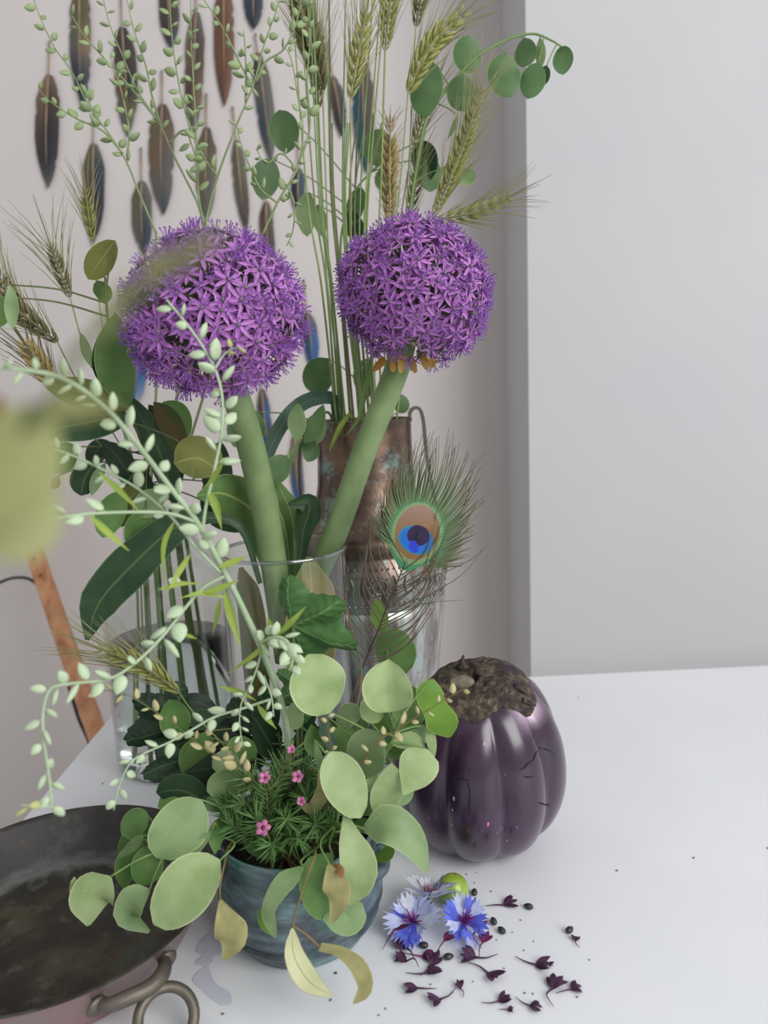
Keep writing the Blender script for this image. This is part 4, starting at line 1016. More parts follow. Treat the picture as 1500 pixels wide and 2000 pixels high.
def uwheat(label, base, tip, k, hw, awn, mat, x560, seed, **kw):
    D = lay(M_[k]); via = [(x560, 560, D)] if base[1] < 520 else []
    if base[1] < 260: via.append((x560+(base[0]-x560)*0.55, 560+(base[1]-560)*0.5, D))
    wheat(label, base, tip, D, hw, awn, mat, via, seed, root=mouth(x560, M_[k]), **kw)
uwheat('wheat ear bending up right with a thick green head', (797, 180), (905, 26), 1, 21, 80, wheat_g, 760, 1, curve=-14)
uwheat('wheat ear standing just under the thick bending head', (803, 295), (850, 165), 5, 12, 90, wheat_g, 765, 2)
uwheat('long wheat ear slanting right above the right allium', (848, 420), (940, 172), 2, 17, 105, wheat_g, 808, 3, curve=6)
uwheat('pale wheat ear lying almost flat toward the wall corner', (850, 430), (1000, 382), 1, 14, 85, wheat_g, 805, 4, spread=0.32, curve=8)
uwheat('tan bristly wheat ear upright behind the right allium', (760, 440), (762, 230), 4, 17, 30, wheat_t, 752, 5, spread=0.6)
uwheat('slim dark wheat ear upright behind the right allium', (799, 436), (826, 282), 5, 12, 50, wheat_d, 784, 6)
uwheat('wheat ear with a brown foot on the tallest thick straw', (752, 98), (766, -40), 2, 16, 90, wheat_g, 737, 7, r=2.6)
uwheat('wheat ear with a pointed foot just above the thick bending head', (812, 52), (832, -60), 4, 15, 90, wheat_d, 784, 8)
uwheat('soft pale wheat ear among the left straws', (684, 192), (716, 20), 0, 17, 110, wheat_g, 688, 9)
uwheat('dark dense wheat ear at the left edge of the straws', (630, 175), (575, -30), 4, 24, 90, wheat_d, 645, 10)
uwheat('brownish wheat ear leaning left behind the seed sprays', (622, 210), (618, 40), 6, 16, 110, wheat_d, 640, 19)
# bare straws, each in its own lane of a layer
LANES = {0: (628, 648, 667, 718), 1: (645, 664, 684, 706), 2: (649, 664, 680, 698), 3: (638, 663, 690, 714), 4: (682, 698, 714), 5: (680, 698, 716)}
i = 0
for k, xs in LANES.items():
    for x5 in xs:
        D_ = lay(M_[k]); u = (x5-622)/90; rt = mouth(x5, M_[k])
        P = rt+[pt(x5, 560, D_), pt(592+u*120, 380, D_), pt(556+u*185, -20+random.choice([0, 0, 60, 160, 260]), D_)]
        tag(mk('grass_straw', *tube(spline(P, 30), [random.uniform(2.0, 3.2)*ua, 1.2*ua], 6), [wheat_st, stem_g, stem_d][i % 3], origin=rt[0]), ['bare yellow green straw standing in the mouth of the copper urn', 'bare bright green straw standing in the mouth of the copper urn', 'bare dull brownish green straw standing in the mouth of the copper urn'][i % 3], 'grass', 'bare straws in the copper urn')
        i += 1
# hanging blades at the urn mouth
for lab, pts, D_ in (('short cut blade hanging over the urn rim with a pale tip', [(690, 800), (668, 830), (654, 858), (643, 882)], [0.775, 0.748, 0.745, 0.744]), ('longer cut blade hanging over the urn rim with a yellow tip', [(726, 700), (712, 770), (700, 820), (676, 850)], [0.757, 0.742, 0.746, 0.744])):
    S = path3(pts, D_); t = thing('bent_grass', lab, 'grass', S[0]); LF(t, pts, D_, [3, 5, 5, 3, 1], thin_blade if 'short' in lab else strap_leaf, name='blade', fold=0.3)
# wheat on the left, rooted in the jar
wheat('bristly wheat ear standing alone before the lower wall feathers', (137, 582), (98, 478), 0.72, 13, 110, wheat_d, [(250, 860, 0.75), (170, 690, 0.735)], 11, root=slot(-0.022, 0.006), group='wheat stalks in the jar', spread=0.4)
wheat('long wheat ear arching left with dark bristles', (112, 668), (-5, 535), 0.66, 19, 90, wheat_d, [(240, 880, 0.73), (160, 760, 0.69)], 12, root=slot(-0.022, -0.003), group='wheat stalks in the jar', curve=-14, spread=0.4)
wheat('brown tipped wheat ear nearly hidden by silvery pods', (118, 770), (45, 665), 0.64, 20, 80, wheat_t, [(228, 910, 0.725), (165, 832, 0.672)], 13, root=slot(-0.020, -0.012), group='wheat stalks in the jar', amat=wheat_d, spread=0.4)
wheat('faint wheat ear touching a dark wall feather', (180, 470), (166, 370), 0.74, 12, 70, wheat_g, [(230, 800, 0.76), (195, 600, 0.745)], 14, root=slot(-0.018, 0.014), group='wheat stalks in the jar')
wheat('pale bristly wheat ear lying low before the glass jar', (350, 1352), (195, 1268), 0.56, 18, 115, wheat_g, [(385, 1400, 0.55)], 15, root=[hub+Vector((-0.02, 0.01, -0.01)), hub+Vector((-0.022, 0.014, 0.02))], group='wheat stalks in the pot', curve=10)

# ================================================================== eucalyptus in the urn
branch('eucalyptus_branch', 'eucalyptus branch arching right from the wheat over the wall corner', 'branch', [(790, 500), (818, 300), (840, 215), (880, 165), (930, 112), (990, 78), (1040, 66), (1075, 78), (1098, 92)], 0.80, [
    l([(925, 142), (914, 105), (916, 68)], 0.80, 29, euc_deep, tilt=R(10)),
    l([(1024, 74), (1026, 105), (1022, 132)], 0.80, 22, euc_deep, tilt=R(20)),
    l([(990, 105), (985, 145), (998, 190)], 0.80, 33, euc_deep, tilt=R(-10)),
    l([(1052, 122), (1040, 158), (1030, 193)], 0.80, 25, euc_deep, tilt=R(10)),
    l([(1068, 128), (1060, 150), (1052, 168)], 0.80, 14, dark_leaf, tilt=R(20)),
    l([(1055, 72), (1056, 105), (1054, 137)], 0.80, 10, euc_mid, prof='oval', tilt=R(15)),
    l([(1096, 90), (1100, 118), (1100, 146)], 0.80, 20, euc_deep, tilt=R(12)),
    l([(905, 145), (902, 182), (908, 218)], 0.80, 29, euc_deep, tilt=R(-18)),
    l([(845, 120), (832, 175), (828, 228)], 0.80, 32, euc_deep, tilt=R(16)),
    l([(858, 330), (905, 345), (930, 340)], 0.80, 17, euc_mid, tilt=R(-20)),
    l([(895, 225), (885, 250), (873, 275)], 0.80, 5, euc_mid, prof='lance'),
], stem_g, 0.0022, 0.0008, root=mouth(776, 0.0))
branch('eucalyptus_branch', 'eucalyptus branch with dull round leaves among the wheat straws', 'branch', [(680, 620), (665, 480), (690, 380), (735, 325)], 0.858, [
    l([(735, 325), (738, 290), (748, 252)], 0.858, 30, euc_deep, tilt=R(10)),
    l([(745, 330), (752, 355), (758, 380)], 0.858, 20, euc_deep),
    l([(705, 365), (695, 400), (690, 440)], 0.858, 18, euc_deep, tilt=R(20)),
    l([(680, 410), (690, 440), (700, 470)], 0.858, 20, dark_leaf, tilt=R(10)),
    l([(600, 375), (598, 415), (600, 462)], 0.875, 20, euc_mid, tilt=R(5)),
    l([(620, 400), (625, 430), (630, 462)], 0.875, 14, euc_mid),
    l([(820, 275), (830, 310), (842, 350)], 0.858, 26, dark_leaf, tilt=R(10)),
    l([(850, 310), (838, 345), (840, 375)], 0.858, 24, euc_deep),
    l([(545, 215), (555, 255), (560, 300)], 0.858, 30, euc_deep, tilt=R(5)),
    l([(530, 310), (520, 345), (512, 390)], 0.858, 28, euc_deep, tilt=R(-8)),
    l([(640, 700), (622, 735), (628, 770)], 0.858, 32, euc_deep, tilt=R(-6)),
    l([(720, 700), (712, 735), (718, 778)], 0.858, 22, euc_deep, tilt=R(10)),
    l([(776, 806), (784, 790), (768, 770)], 0.835, 16, euc_deep),
], stem_g, 0.002, 0.0008, root=mouth(680, 0.033))
branch('eucalyptus_branch', 'small eucalyptus twig beside the left handle of the urn', 'branch', [(630, 808), (606, 828), (596, 862)], [0.765, 0.735, 0.72], [
    l([(583, 862), (580, 826), (582, 788)], 0.705, 18, euc_mid, prof='oval', tilt=R(8)),
    l([(596, 866), (615, 835), (632, 790)], 0.71, 17, euc_deep, prof='oval', tilt=R(-10)),
    l([(600, 862), (618, 850), (636, 826)], 0.725, 16, euc_mid, prof='oval'),
    l([(598, 858), (606, 880), (600, 902)], 0.72, 18, euc_deep),
    l([(584, 862), (572, 890), (562, 930)], 0.705, 7, euc_mid, prof='lance'),
    l([(560, 890), (540, 918), (520, 945)], 0.695, 26, euc_deep, tilt=R(8)),
    l([(505, 805), (480, 838), (456, 872)], 0.74, 38, euc_deep, tilt=R(-10)),
], stem_g, root=[uc+Vector((-0.024, -0.017, zr-0.05)), uc+Vector((-0.031, -0.022, zr+0.003))])

# ================================================================== leafy mass above the jar
LFJ = [
    l([(345, 990), (310, 880), (250, 770)], [0.70, 0.69, 0.68], 28, dark_leaf, prof='oval', tilt=R(15)),
    l([(350, 960), (330, 850), (290, 790)], [0.72, 0.715, 0.71], 26, deep_leaf, prof='oval', tilt=R(-15)),
    l([(360, 905), (335, 830), (300, 785)], [0.70, 0.69, 0.69], 24, brown_leaf, prof='oval', tilt=R(-20)),
    l([(365, 860), (345, 815), (318, 785)], [0.71, 0.71, 0.71], 30, euc_green, prof='oval'),
    l([(250, 800), (225, 710), (226, 610)], [0.60, 0.585, 0.57], 38, euc_green, prof='oval', tilt=R(10)),
    l([(240, 790), (200, 720), (195, 650)], [0.61, 0.60, 0.59], 18, dark_leaf, prof='oval'),
    l([(260, 810), (170, 825), (50, 850)], [0.62, 0.58, 0.54], 34, dark_leaf, prof='oval', tilt=R(20)),
    l([(255, 800), (170, 770), (80, 745)], [0.62, 0.58, 0.55], 30, olive_leaf, prof='oval', tilt=R(-15)),
    l([(430, 920), (385, 895), (340, 905)], [0.60, 0.59, 0.585], 44, olive_leaf, prof='round', tilt=R(-8)),
    l([(440, 1000), (425, 930), (430, 860)], [0.71, 0.71, 0.705], 30, deep_leaf, prof='oval'),
    l([(300, 980), (262, 930), (215, 905)], [0.70, 0.70, 0.69], 26, dark_leaf, prof='oval'),
    l([(270, 960), (235, 900), (200, 862)], [0.69, 0.68, 0.68], 24, deep_leaf, prof='oval'),
    l([(150, 872), (120, 895), (105, 925)], 0.68, 29, euc_green, prof='round', tilt=R(10)),
    l([(185, 905), (165, 935), (158, 968)], 0.685, 27, dark_leaf, prof='round', tilt=R(-8)),
    l([(205, 905), (190, 935), (178, 968)], 0.68, 12, euc_mid, prof='oval'),
    l([(240, 960), (215, 1005), (200, 1050)], 0.66, 28, euc_green, prof='round', tilt=R(12)),
    l([(275, 955), (245, 985), (230, 1030)], 0.665, 30, olive_leaf, prof='round'),
    l([(285, 995), (268, 1030), (258, 1072)], 0.655, 24, euc_green, prof='round', tilt=R(-14)),
    l([(320, 960), (290, 985), (262, 1005)], 0.66, 26, euc_mid, prof='round', tilt=R(18)),
    l([(225, 470), (195, 510), (172, 545)], 0.60, 26, olive_leaf, prof='round', tilt=R(10)),
    l([(190, 548), (200, 570), (205, 592)], 0.62, 17, euc_green, prof='round'),
    l([(178, 716), (168, 685), (158, 650)], 0.66, 10, euc_mid, prof='oval'),
    l([(20, 556), (23, 600), (24, 645)], 0.56, 13, euc_mid, prof='oval', tilt=R(10)),
    l([(10, 580), (-2, 610), (-12, 640)], 0.57, 22, euc_green, prof='round'),
    l([(112, 930), (107, 944), (100, 954)], 0.66, 9, dry_brown, prof='round'),
    l([(400, 940), (420, 1000), (470, 1040)], [0.73, 0.73, 0.72], 22, dark_leaf, prof='oval'),
    l([(210, 860), (190, 880), (175, 910)], 0.75, 20, deep_leaf, prof='round'),
]
branch('leafy_branch', 'leafy branch of mixed green leaves spilling left out of the glass jar', 'branch', [(290, 900), (250, 800), (215, 660), (205, 540)], [0.71, 0.65, 0.61, 0.60], LFJ, stem_d, 0.0022, 0.0009, root=slot(-0.010, -0.020))
# water stems standing in the jar
for i, (dx, dy) in enumerate(((0.012, -0.020), (0.022, -0.013), (0.024, 0.004), (0.014, 0.006), (0.001, -0.020), (-0.008, 0.014), (0.012, 0.020))):
    P = slot(dx, dy, 0.004+0.004*(i % 3))
    tag(mk('cut_stem', *tube(spline(P, 20), [0.0030 if i < 2 else 0.0018, 0.0020], 8), stem_d if i % 2 else stem_g, origin=P[0]), ('thick ' if i < 2 else 'thin ')+('dull brown green' if i % 2 else 'fresh green')+' cut stem standing in the water of the glass jar', 'stem', 'cut stems in the glass jar')
# soft branch close to the lens: rooted at the pan's left rim, out of the frame
branch('leafy_branch', 'soft yellow green branch hanging close at the far left over the pan', 'branch', [(-260, 1250, 0.40), (-260, 1000, 0.25), (-160, 860, 0.12), (30, 850, 0.10), (160, 680, 0.098), (290, 560, 0.096), (420, 470, 0.094)], 0.2, [
    l([(70, 790), (20, 910), (-40, 1010)], [0.100, 0.098, 0.096], 92, haze_leaf, prof='round', tilt=R(10)),
    l([(95, 950), (50, 1030), (-20, 1080)], [0.115, 0.11, 0.105], 60, haze_leaf, prof='round', tilt=R(-10)),
    l([(60, 835), (130, 800), (230, 800)], [0.10, 0.10, 0.10], 26, haze_leaf, prof='oval'),
    l([(170, 670), (225, 610), (250, 540)], [0.098, 0.097, 0.096], 18, haze_leaf, prof='oval'),
    l([(310, 545), (370, 495), (440, 450)], [0.096, 0.095, 0.094], 20, haze_leaf, prof='oval'),
    l([(280, 565), (300, 520), (330, 480)], [0.096, 0.095, 0.094], 15, haze_leaf, prof='oval'),
    l([(10, 930), (-15, 860), (0, 770)], [0.14, 0.14, 0.14], 34, dry_brown, prof='oval'),
], stem_d, 0.0009, 0.0003, root=Vector((pan_cx-0.085, pan_cy-0.02, 0.012)))

# ================================================================== peacock feather
FD = 0.615
pea_v = vcolmat('peacock_eye', 0.4, 0.3)
barb_m = vcolmat('peacock_barb', 0.5, 0.2)
def fpt(x, y, dz=0.0):
    r2 = ((x-800)**2+(y-1060)**2)/1e6
    return pt(x, y, FD+0.10*r2+dz)
fea_root = hub+Vector((0.012, 0.015, -0.01))
fea = thing('peacock_feather', 'peacock tail feather with a blue eye standing before the copper urn', 'feather', fea_root)
rach = [fea_root, pc+Vector((0.022, 0.036, 0.104))]+[fpt(x, y) for x, y in ((706, 1310), (735, 1240), (762, 1170), (783, 1120), (800, 1078), (812, 1050))]
mk('shaft', *tube(spline(rach, 40), [0.0011, 0.0009, 0.0007, 0.0004], 6), plain('feather_shaft', (64, 54, 44), (84, 72, 54)), fea)
EX, EY = 813, 1046
def eye_col(x, y):
    th = R(-14); dx, dy = x-EX, y-EY
    u = dx*math.cos(th)+dy*math.sin(th)*-1; v = dx*math.sin(th)+dy*math.cos(th)
    u = dx*math.cos(R(14))+dy*math.sin(R(14)); v = -dx*math.sin(R(14))+dy*math.cos(R(14))
    def ell(cx, cy, a, b, ang):
        ex, ey = x-cx, y-cy; c_, s_ = math.cos(ang), math.sin(ang)
        p_ = ex*c_+ey*s_; q_ = -ex*s_+ey*c_
        return math.sqrt((p_/a)**2+(q_/b)**2)
    heart = ell(817, 1046, 22, 20, R(15)) < 1 and not (ell(808, 1068, 9, 13, R(-20)) < 1)
    if heart: return (40, 18, 66)
    if ell(808, 1068, 9, 13, R(-20)) < 1 and ell(813, 1055, 35, 27, R(22)) < 1: return (44, 70, 226)
    e = ell(813, 1055, 36, 27, R(22))
    if e < 1: return (24, 118, 222) if e < 0.86 else (28, 140, 190)
    e = ell(815, 1040, 43, 54, R(14))
    if e < 1:
        k = max(0, min(1, (1050-y)/60)); return (150+18*k, 112+22*k, 66+56*k)
    e = ell(814, 1042, 53, 66, R(14))
    if e < 0.93: return (142, 168, 112)
    if e < 1.0 or y > 1085: return (72, 152, 104)
    return (92, 128, 84)
v = []; f = []; cols = []; NRr = 44; NA = 120
for j in range(NRr+1):
    for i in range(NA):
        a = 2*math.pi*i/NA; k = j/NRr
        rx = 58; ry = 68; x = k*rx*math.cos(a); y = k*ry*math.sin(a)
        if y > 0: x *= 1-0.45*(y/ry)**2; y *= 1.06
        xx = EX+x*math.cos(R(20))-y*math.sin(R(20)); yy = EY+x*math.sin(R(20))+y*math.cos(R(20))
        v.append(fpt(xx, yy, -0.0012+0.0012*k*k+0.00022*(i % 2))); cols.append(lin([q*(0.80 if i % 2 else 0.96) for q in eye_col(xx, yy)]))
for j in range(NRr):
    for i in range(NA):
        a = j*NA+i; b2 = j*NA+(i+1) % NA; f.append((a, b2, b2+NA, a+NA))
mk('eye', v, f, pea_v, fea, cols=cols)
rg = random.Random(21)
bb = B(); bcol = []
def barb(pts, r0_, c0, c1):
    P = spline(pts, 12); vf = tube(P, [r0_, r0_*0.9, r0_*0.35], 4, False); bb.add(vf)
    for i in range(12):
        t = i/11; c = [c0[q]+(c1[q]-c0[q])*t for q in range(3)]
        for _ in range(4): bcol.append(lin(c))
axd = (0.36, -0.93)
GR = (96, 132, 84); BR = (104, 92, 62); DK = (82, 70, 50)
for i in range(150):
    ph = R(-215+285*(i+rg.random())/150)            # around the eye from lower left over the top to lower right
    ex, ey = math.cos(ph), math.sin(ph)
    x0 = EX+52*ex*math.cos(R(14))-62*ey*math.sin(R(14))*0.3; y0 = EY+62*ey+10*ex
    dx, dy = ex*0.75+axd[0]*0.75, ey*0.75+axd[1]*0.75; n_ = math.hypot(dx, dy) or 1; dx /= n_; dy /= n_
    top = max(0, -(ex*-axd[0]*-1+ey*0)-0) if False else max(0.0, ex*axd[0]+ey*axd[1])
    L_ = (62+70*top)*rg.uniform(0.75, 1.12)*(1.15 if ex > 0.3 else 1.0)
    ck = rg.gauss(0, 0.12)+(0.25 if ex < 0 else -0.15)
    x1 = x0+dx*L_*0.5; y1 = y0+dy*L_*0.5; x2 = x0+(dx+ck*axd[1]*-0.5)*L_; y2 = y0+(dy-abs(ck)*0.2)*L_
    barb([fpt(x0, y0, 0.0005), fpt(x1, y1, rg.uniform(-0.002, 0.002)), fpt(x2, y2, rg.uniform(-0.006, 0.006))], 0.00055, GR, BR if rg.random() < 0.6 else DK)
for i in range(19):                                # barbs along the shaft, right side
    s_ = (i+rg.random()*0.6)/19
    x0 = 708+s_*88; y0 = 1306-s_*212
    ang = R(-24-22*s_+rg.gauss(0, 3)); L_ = (130+60*math.sin(math.pi*min(1, s_*0.9+0.15)))*rg.uniform(0.8, 1.1)
    x1 = x0+math.cos(ang)*L_*0.5; y1 = y0+math.sin(ang)*L_*0.5+4
    x2 = x0+math.cos(ang-R(14))*L_; y2 = y0+math.sin(ang-R(14))*L_
    barb([fpt(x0, y0), fpt(x1, y1, rg.uniform(-0.002, 0.003)), fpt(x2, y2, rg.uniform(-0.008, 0.004))], 0.0006, DK, BR)
for i in range(15):                                # left side
    s_ = (i+rg.random()*0.6)/15
    x0 = 706+s_*88; y0 = 1306-s_*212
    ang = R(-125+14*s_+rg.gauss(0, 3)); L_ = (130+90*s_)*rg.uniform(0.8, 1.1)
    x1 = x0+math.cos(ang)*L_*0.5; y1 = y0+math.sin(ang)*L_*0.5
    x2 = x0+math.cos(ang+R(18))*L_; y2 = y0+math.sin(ang+R(18))*L_
    barb([fpt(x0, y0), fpt(x1, y1, rg.uniform(-0.002, 0.003)), fpt(x2, y2, rg.uniform(-0.006, 0.004))], 0.0006, DK, BR)
for pts in ([(752, 1190), (830, 1165), (905, 1120), (945, 1068)], [(770, 1150), (850, 1125), (925, 1090), (955, 1062)], [(745, 1215), (800, 1185), (860, 1175), (905, 1172)]):
    barb([fpt(x, y) for x, y in pts], 0.0004, DK, BR)
mk('barbs', bb.v, bb.f, barb_m, fea, cols=bcol, kind='stuff')
# a second, bare brown feather twig left of it
tag(mk('dry_twig', *tube(spline([fea_root+Vector((0.010, -0.002, 0)), pc+Vector((0.031, 0.030, 0.104))]+[pt(x, y, 0.60) for x, y in ((706, 1330), (690, 1240), (670, 1170), (650, 1135))], 20), [0.0009, 0.0004], 5), stem_b, origin=fea_root), 'thin bare brown twig leaning left beside the peacock feather', 'twig')

# ================================================================== pink needle sprigs (waxflower)
ndl = plain('needle_green', (82, 122, 66), (104, 142, 78), scale=100, rough=0.5)
pk = plain('pink_petal', (198, 124, 160), (170, 92, 136), scale=300, rough=0.5, rnd=0.1)
pkd = plain('flower_throat', (92, 24, 44), (70, 20, 34), rough=0.5)
wx = thing('waxflower_sprig', 'bushy needle leaved sprig with tiny pink flowers in the bronze pot', 'flower', hub+Vector((-0.01, -0.008, -0.02)))
rg = random.Random(31); nb = B(); sb = B(); wr = LOC[wx.name]
tips = [(571, 1470, 0.475), (480, 1520, 0.48), (520, 1545, 0.47), (640, 1530, 0.475), (450, 1612, 0.47), (500, 1600, 0.462), (600, 1560, 0.465), (560, 1600, 0.455), (615, 1610, 0.458), (540, 1500, 0.485), (650, 1600, 0.465), (475, 1570, 0.475), (585, 1640, 0.452), (530, 1650, 0.452), (610, 1500, 0.49), (440, 1560, 0.49)]
nbv = []; nbf = []
bpy.context.view_layer.update()
for o in list(bpy.data.objects):                       # neighbours that share the pot, so that needles grow between them
    rt = o
    while rt.parent: rt = rt.parent
    if o.type == 'MESH' and rt != wx and rt.name.split('.')[0] in ('eucalyptus_branch', 'seed_pod_stem', 'dried_leaf_twig', 'leafy_sprig', 'lobed_leaf_sprig', 'peacock_feather', 'bronze_pot', 'dry_twig', 'wheat_stalk'):
        n_ = len(nbv); nbv += [o.matrix_world @ p.co for p in o.data.vertices]; nbf += [tuple(n_+i for i in p.vertices) for p in o.data.polygons]
NBV = BVHTree.FromPolygons(nbv, nbf)
def clear(p, q, gap=0.0008):
    d = q-p; L_ = d.length
    return NBV.ray_cast(p, d/L_, L_+gap)[0] is None and (NBV.find_nearest(q, gap)[0] is None) and (NBV.find_nearest((p+q)/2, gap)[0] is None)
for x, y, D_ in tips:
    e = pt(x, y, D_)
    for tr in range(150):
        mid = wr.lerp(e, 0.5)+Vector((rg.uniform(-0.014, 0.014), rg.uniform(-0.014, 0.014), rg.uniform(0.0, 0.012)))
        S = spline([wr+Vector((rg.uniform(-0.026, 0.026), rg.uniform(-0.018, 0.014), 0)), mid, e], 22)
        if all(clear(S[i], S[i+1], 0.0014) for i in range(21)): break
    else: print('no clear way for sprig', x, y)
    sb.add(tube(S, [0.0011, 0.0007], 5))
    for i in range(6, 22):
        tg = (S[min(21, i+1)]-S[i-1]).normalized(); Fm = frame(tg)
        for k in range(8):
            for tr in range(5):
                a = rg.uniform(0, 6.28); od = Fm @ Vector((math.cos(a), math.sin(a), 0)); d = (tg*rg.uniform(0.4, 1.0)+od).normalized()
                L_ = rg.uniform(0.008, 0.016)*(1 if tr < 3 else 0.6); p2 = S[i]+d*L_*0.5+tg*0.0008; p3 = S[i]+d*L_+tg*0.002
                if clear(S[i], p2) and clear(p2, p3):
                    nb.add(tube([S[i], p2, p3], [0.0005, 0.00055, 0.0001], 3, False)); break
mk('stem', sb.v, sb.f, stem_b, wx); mk('needles', nb.v, nb.f, ndl, wx, kind='stuff')
for x, y, D_, s_, op in ((518, 1520, 0.462, 1.0, 0.6), (583, 1517, 0.462, 1.0, 0.6), (571, 1466, 0.47, 0.9, 1.2), (588, 1566, 0.455, 0.8, 0.8), (514, 1617, 0.448, 1.1, 0.1), (648, 1556, 0.458, 0.9, 0.4)):
    c = pt(x, y, D_); d = ((CAM-c).normalized()+Vector((rg.uniform(-0.4, 0.4), 0, rg.uniform(0.0, 0.6)))).normalized(); Fm = frame(d); b = B()
    fl = mk('flower', *ellipsoid(c, 0.0016*s_, 0.0016*s_, 0.0014*s_, 8, 6, Fm), pkd, wx)
    for k in range(5):
        a = 2*math.pi*k/5; od = Fm @ Vector((math.cos(a), math.sin(a), 0)); dd_ = (od+d*op).normalized(); sd = d.cross(od).normalized()
        nrm = dd_.cross(sd)
        M = Matrix((sd, nrm, dd_)).transposed()
        mk('petal', *ellipsoid(c+dd_*0.0026*s_, 0.0019*s_, 0.0007*s_, 0.0022*s_, 8, 5, M), pk, fl)
    b.add(tube([c, c-d*0.004, (c-d*0.004).lerp(wr, 0.4)], [0.0008, 0.0005], 5)); mk('stalk', b.v, b.f, stem_b, fl)

# ================================================================== plum, cornflowers, dried florets and seeds on the table
plum_m = plain('green_plum_skin', (152, 178, 64), (132, 160, 52), scale=120, rough=0.3, coat=0.3)
c0 = pz(886, 1764); pr_ = 30*ppm(c0+Vector((0, 0, 0.012)))
pl = thing('green_plum', 'small round green plum beside the cornflowers', 'fruit', c0)
mk('flesh', *lathe([(0.0004, 0.0006)]+[(pr_*math.sin(math.pi*i/18), pr_-pr_*math.cos(math.pi*i/18)*(1.0 if i < 16 else 0.97)) for i in range(1, 18)]+[(0.0004, 2*pr_*0.965)], 28, c0), plum_m, pl)
mk('stem_pit', *ellipsoid(c0+Vector((0.002, 0.002, 2*pr_*0.965)), 0.0012, 0.0012, 0.0006, 8, 4), plain('plum_pit', (110, 96, 50)), pl)
cf_b = leafmat('cornflower_blue', (92, 104, 226), (120, 136, 236), transl=0.25, scale=150, rnd=0.15)
cf_p = leafmat('cornflower_pale', (186, 194, 238), (210, 216, 244), transl=0.25, scale=150, rnd=0.1)
cf_w = leafmat('cornflower_white', (234, 236, 244), (218, 220, 234), transl=0.3, scale=150, rnd=0.05)
cf_v = plain('cornflower_violet', (116, 52, 130), (150, 80, 160), scale=300, rough=0.5)
cf_k = plain('cornflower_pink', (186, 140, 164), (150, 100, 128), scale=300, rough=0.6)
cup_m = plain('cornflower_cup', (92, 104, 62), (70, 60, 50), rough=0.7)
def trumpet(d, n, s, L, rg):
    """one flaring ray floret: a strip that widens into pointed lobes"""
    nl = 4; V = []; Fc = []; uv = []
    rows = [(0.0, 0.10), (0.45, 0.16), (0.72, 0.42), (1.0, 0.62)]
    W = 7
    for t, w_ in rows:
        for k in range(W):
            u = -1+2*k/(W-1); ext = (0.24 if k % 2 == 0 else -0.06) if t == 1.0 else 0
            V.append(d*(L*(t+ext))+s*(u*w_*L*0.62)+n*(0.22*L*t*t+0.12*L*w_*u*u)); uv.append((k/(W-1), t))
    for i in range(3):
        for k in range(W-1): a = i*W+k; Fc.append((a, a+1, a+W+1, a+W))
    return V, Fc, uv
def cornflower(label, px, zc, up, mats, core, n=13, L=0.0155, seed=0, sq=1.0):
    rg = random.Random(seed); c = pz(px[0], px[1], zc); up = Vector(up).normalized(); Fm = frame(up)
    t = thing('cornflower', label, 'flower', (c.x, c.y, 0))
    for k in range(n):
        a = 2*math.pi*(k+rg.uniform(-0.25, 0.25))/n; od = Fm @ Vector((math.cos(a), math.sin(a), 0)); el = rg.uniform(-0.1, 0.45)
        d = (od+up*el).normalized(); s = up.cross(od).normalized(); nn = d.cross(s)*-1
        V, Fc, uv = trumpet(d, up, s, L*rg.uniform(0.8, 1.1), rg)
        V = [c+p for p in V]
        V = [Vector((p.x, p.y, max(p.z, 0.0008+0.0004*rg.random()))) for p in V]
        pk_ = c0+Vector((0, 0, pr_)); V = [pk_+(p-pk_).normalized()*max((p-pk_).length, pr_+0.0036) for p in V]
        mk('ray_floret', V, Fc, rg.choice(mats), t, uv=uv)
    cb = B()
    for k in range(34):
        d = (up*rg.uniform(0.6, 1.2)+Fm @ Vector((rg.gauss(0, 0.5), rg.gauss(0, 0.5), 0))).normalized()
        cb.add(tube([c, c+d*0.005, c+d*rg.uniform(0.0075, 0.0105)+Vector((rg.gauss(0, 0.0008), rg.gauss(0, 0.0008), 0))], [0.0004, 0.0005, 0.0003], 4, False))
    mk('centre', cb.v, cb.f, core, t)
    q = c-up*0.004; q.z = max(q.z, 0.0042)
    mk('cup', *ellipsoid(q, 0.0035, 0.0035, 0.0042 if abs(up.z) < 0.6 else 0.0038, 10, 6, Fm), cup_m, t)
cornflower('white cornflower with a pinkish centre lying against the plum', (835, 1752), 0.014, (0.05, 0.3, 0.95), [cf_w, cf_w, cf_p], cf_k, 14, 0.0165, 41)
cornflower('pale and blue cornflower lying against the bronze pot', (808, 1800), 0.011, (-0.25, -0.45, 0.85), [cf_b, cf_p, cf_w, cf_p], cf_v, 14, 0.0165, 42)
cornflower('bright blue cornflower lying in front of the plum', (906, 1800), 0.010, (0.1, -0.5, 0.85), [cf_b, cf_b, cf_b, cf_p], cf_v, 13, 0.0165, 43)
dry_p = leafmat('dried_floret', (84, 52, 80), (62, 40, 60), transl=0.1, scale=200, rnd=0.2)
dry_pp = leafmat('dried_floret_red', (124, 50, 92), (90, 40, 72), transl=0.15, scale=200, rnd=0.2)
def loc2(x, y): return 700+x/3.125, 1680+y/3.125
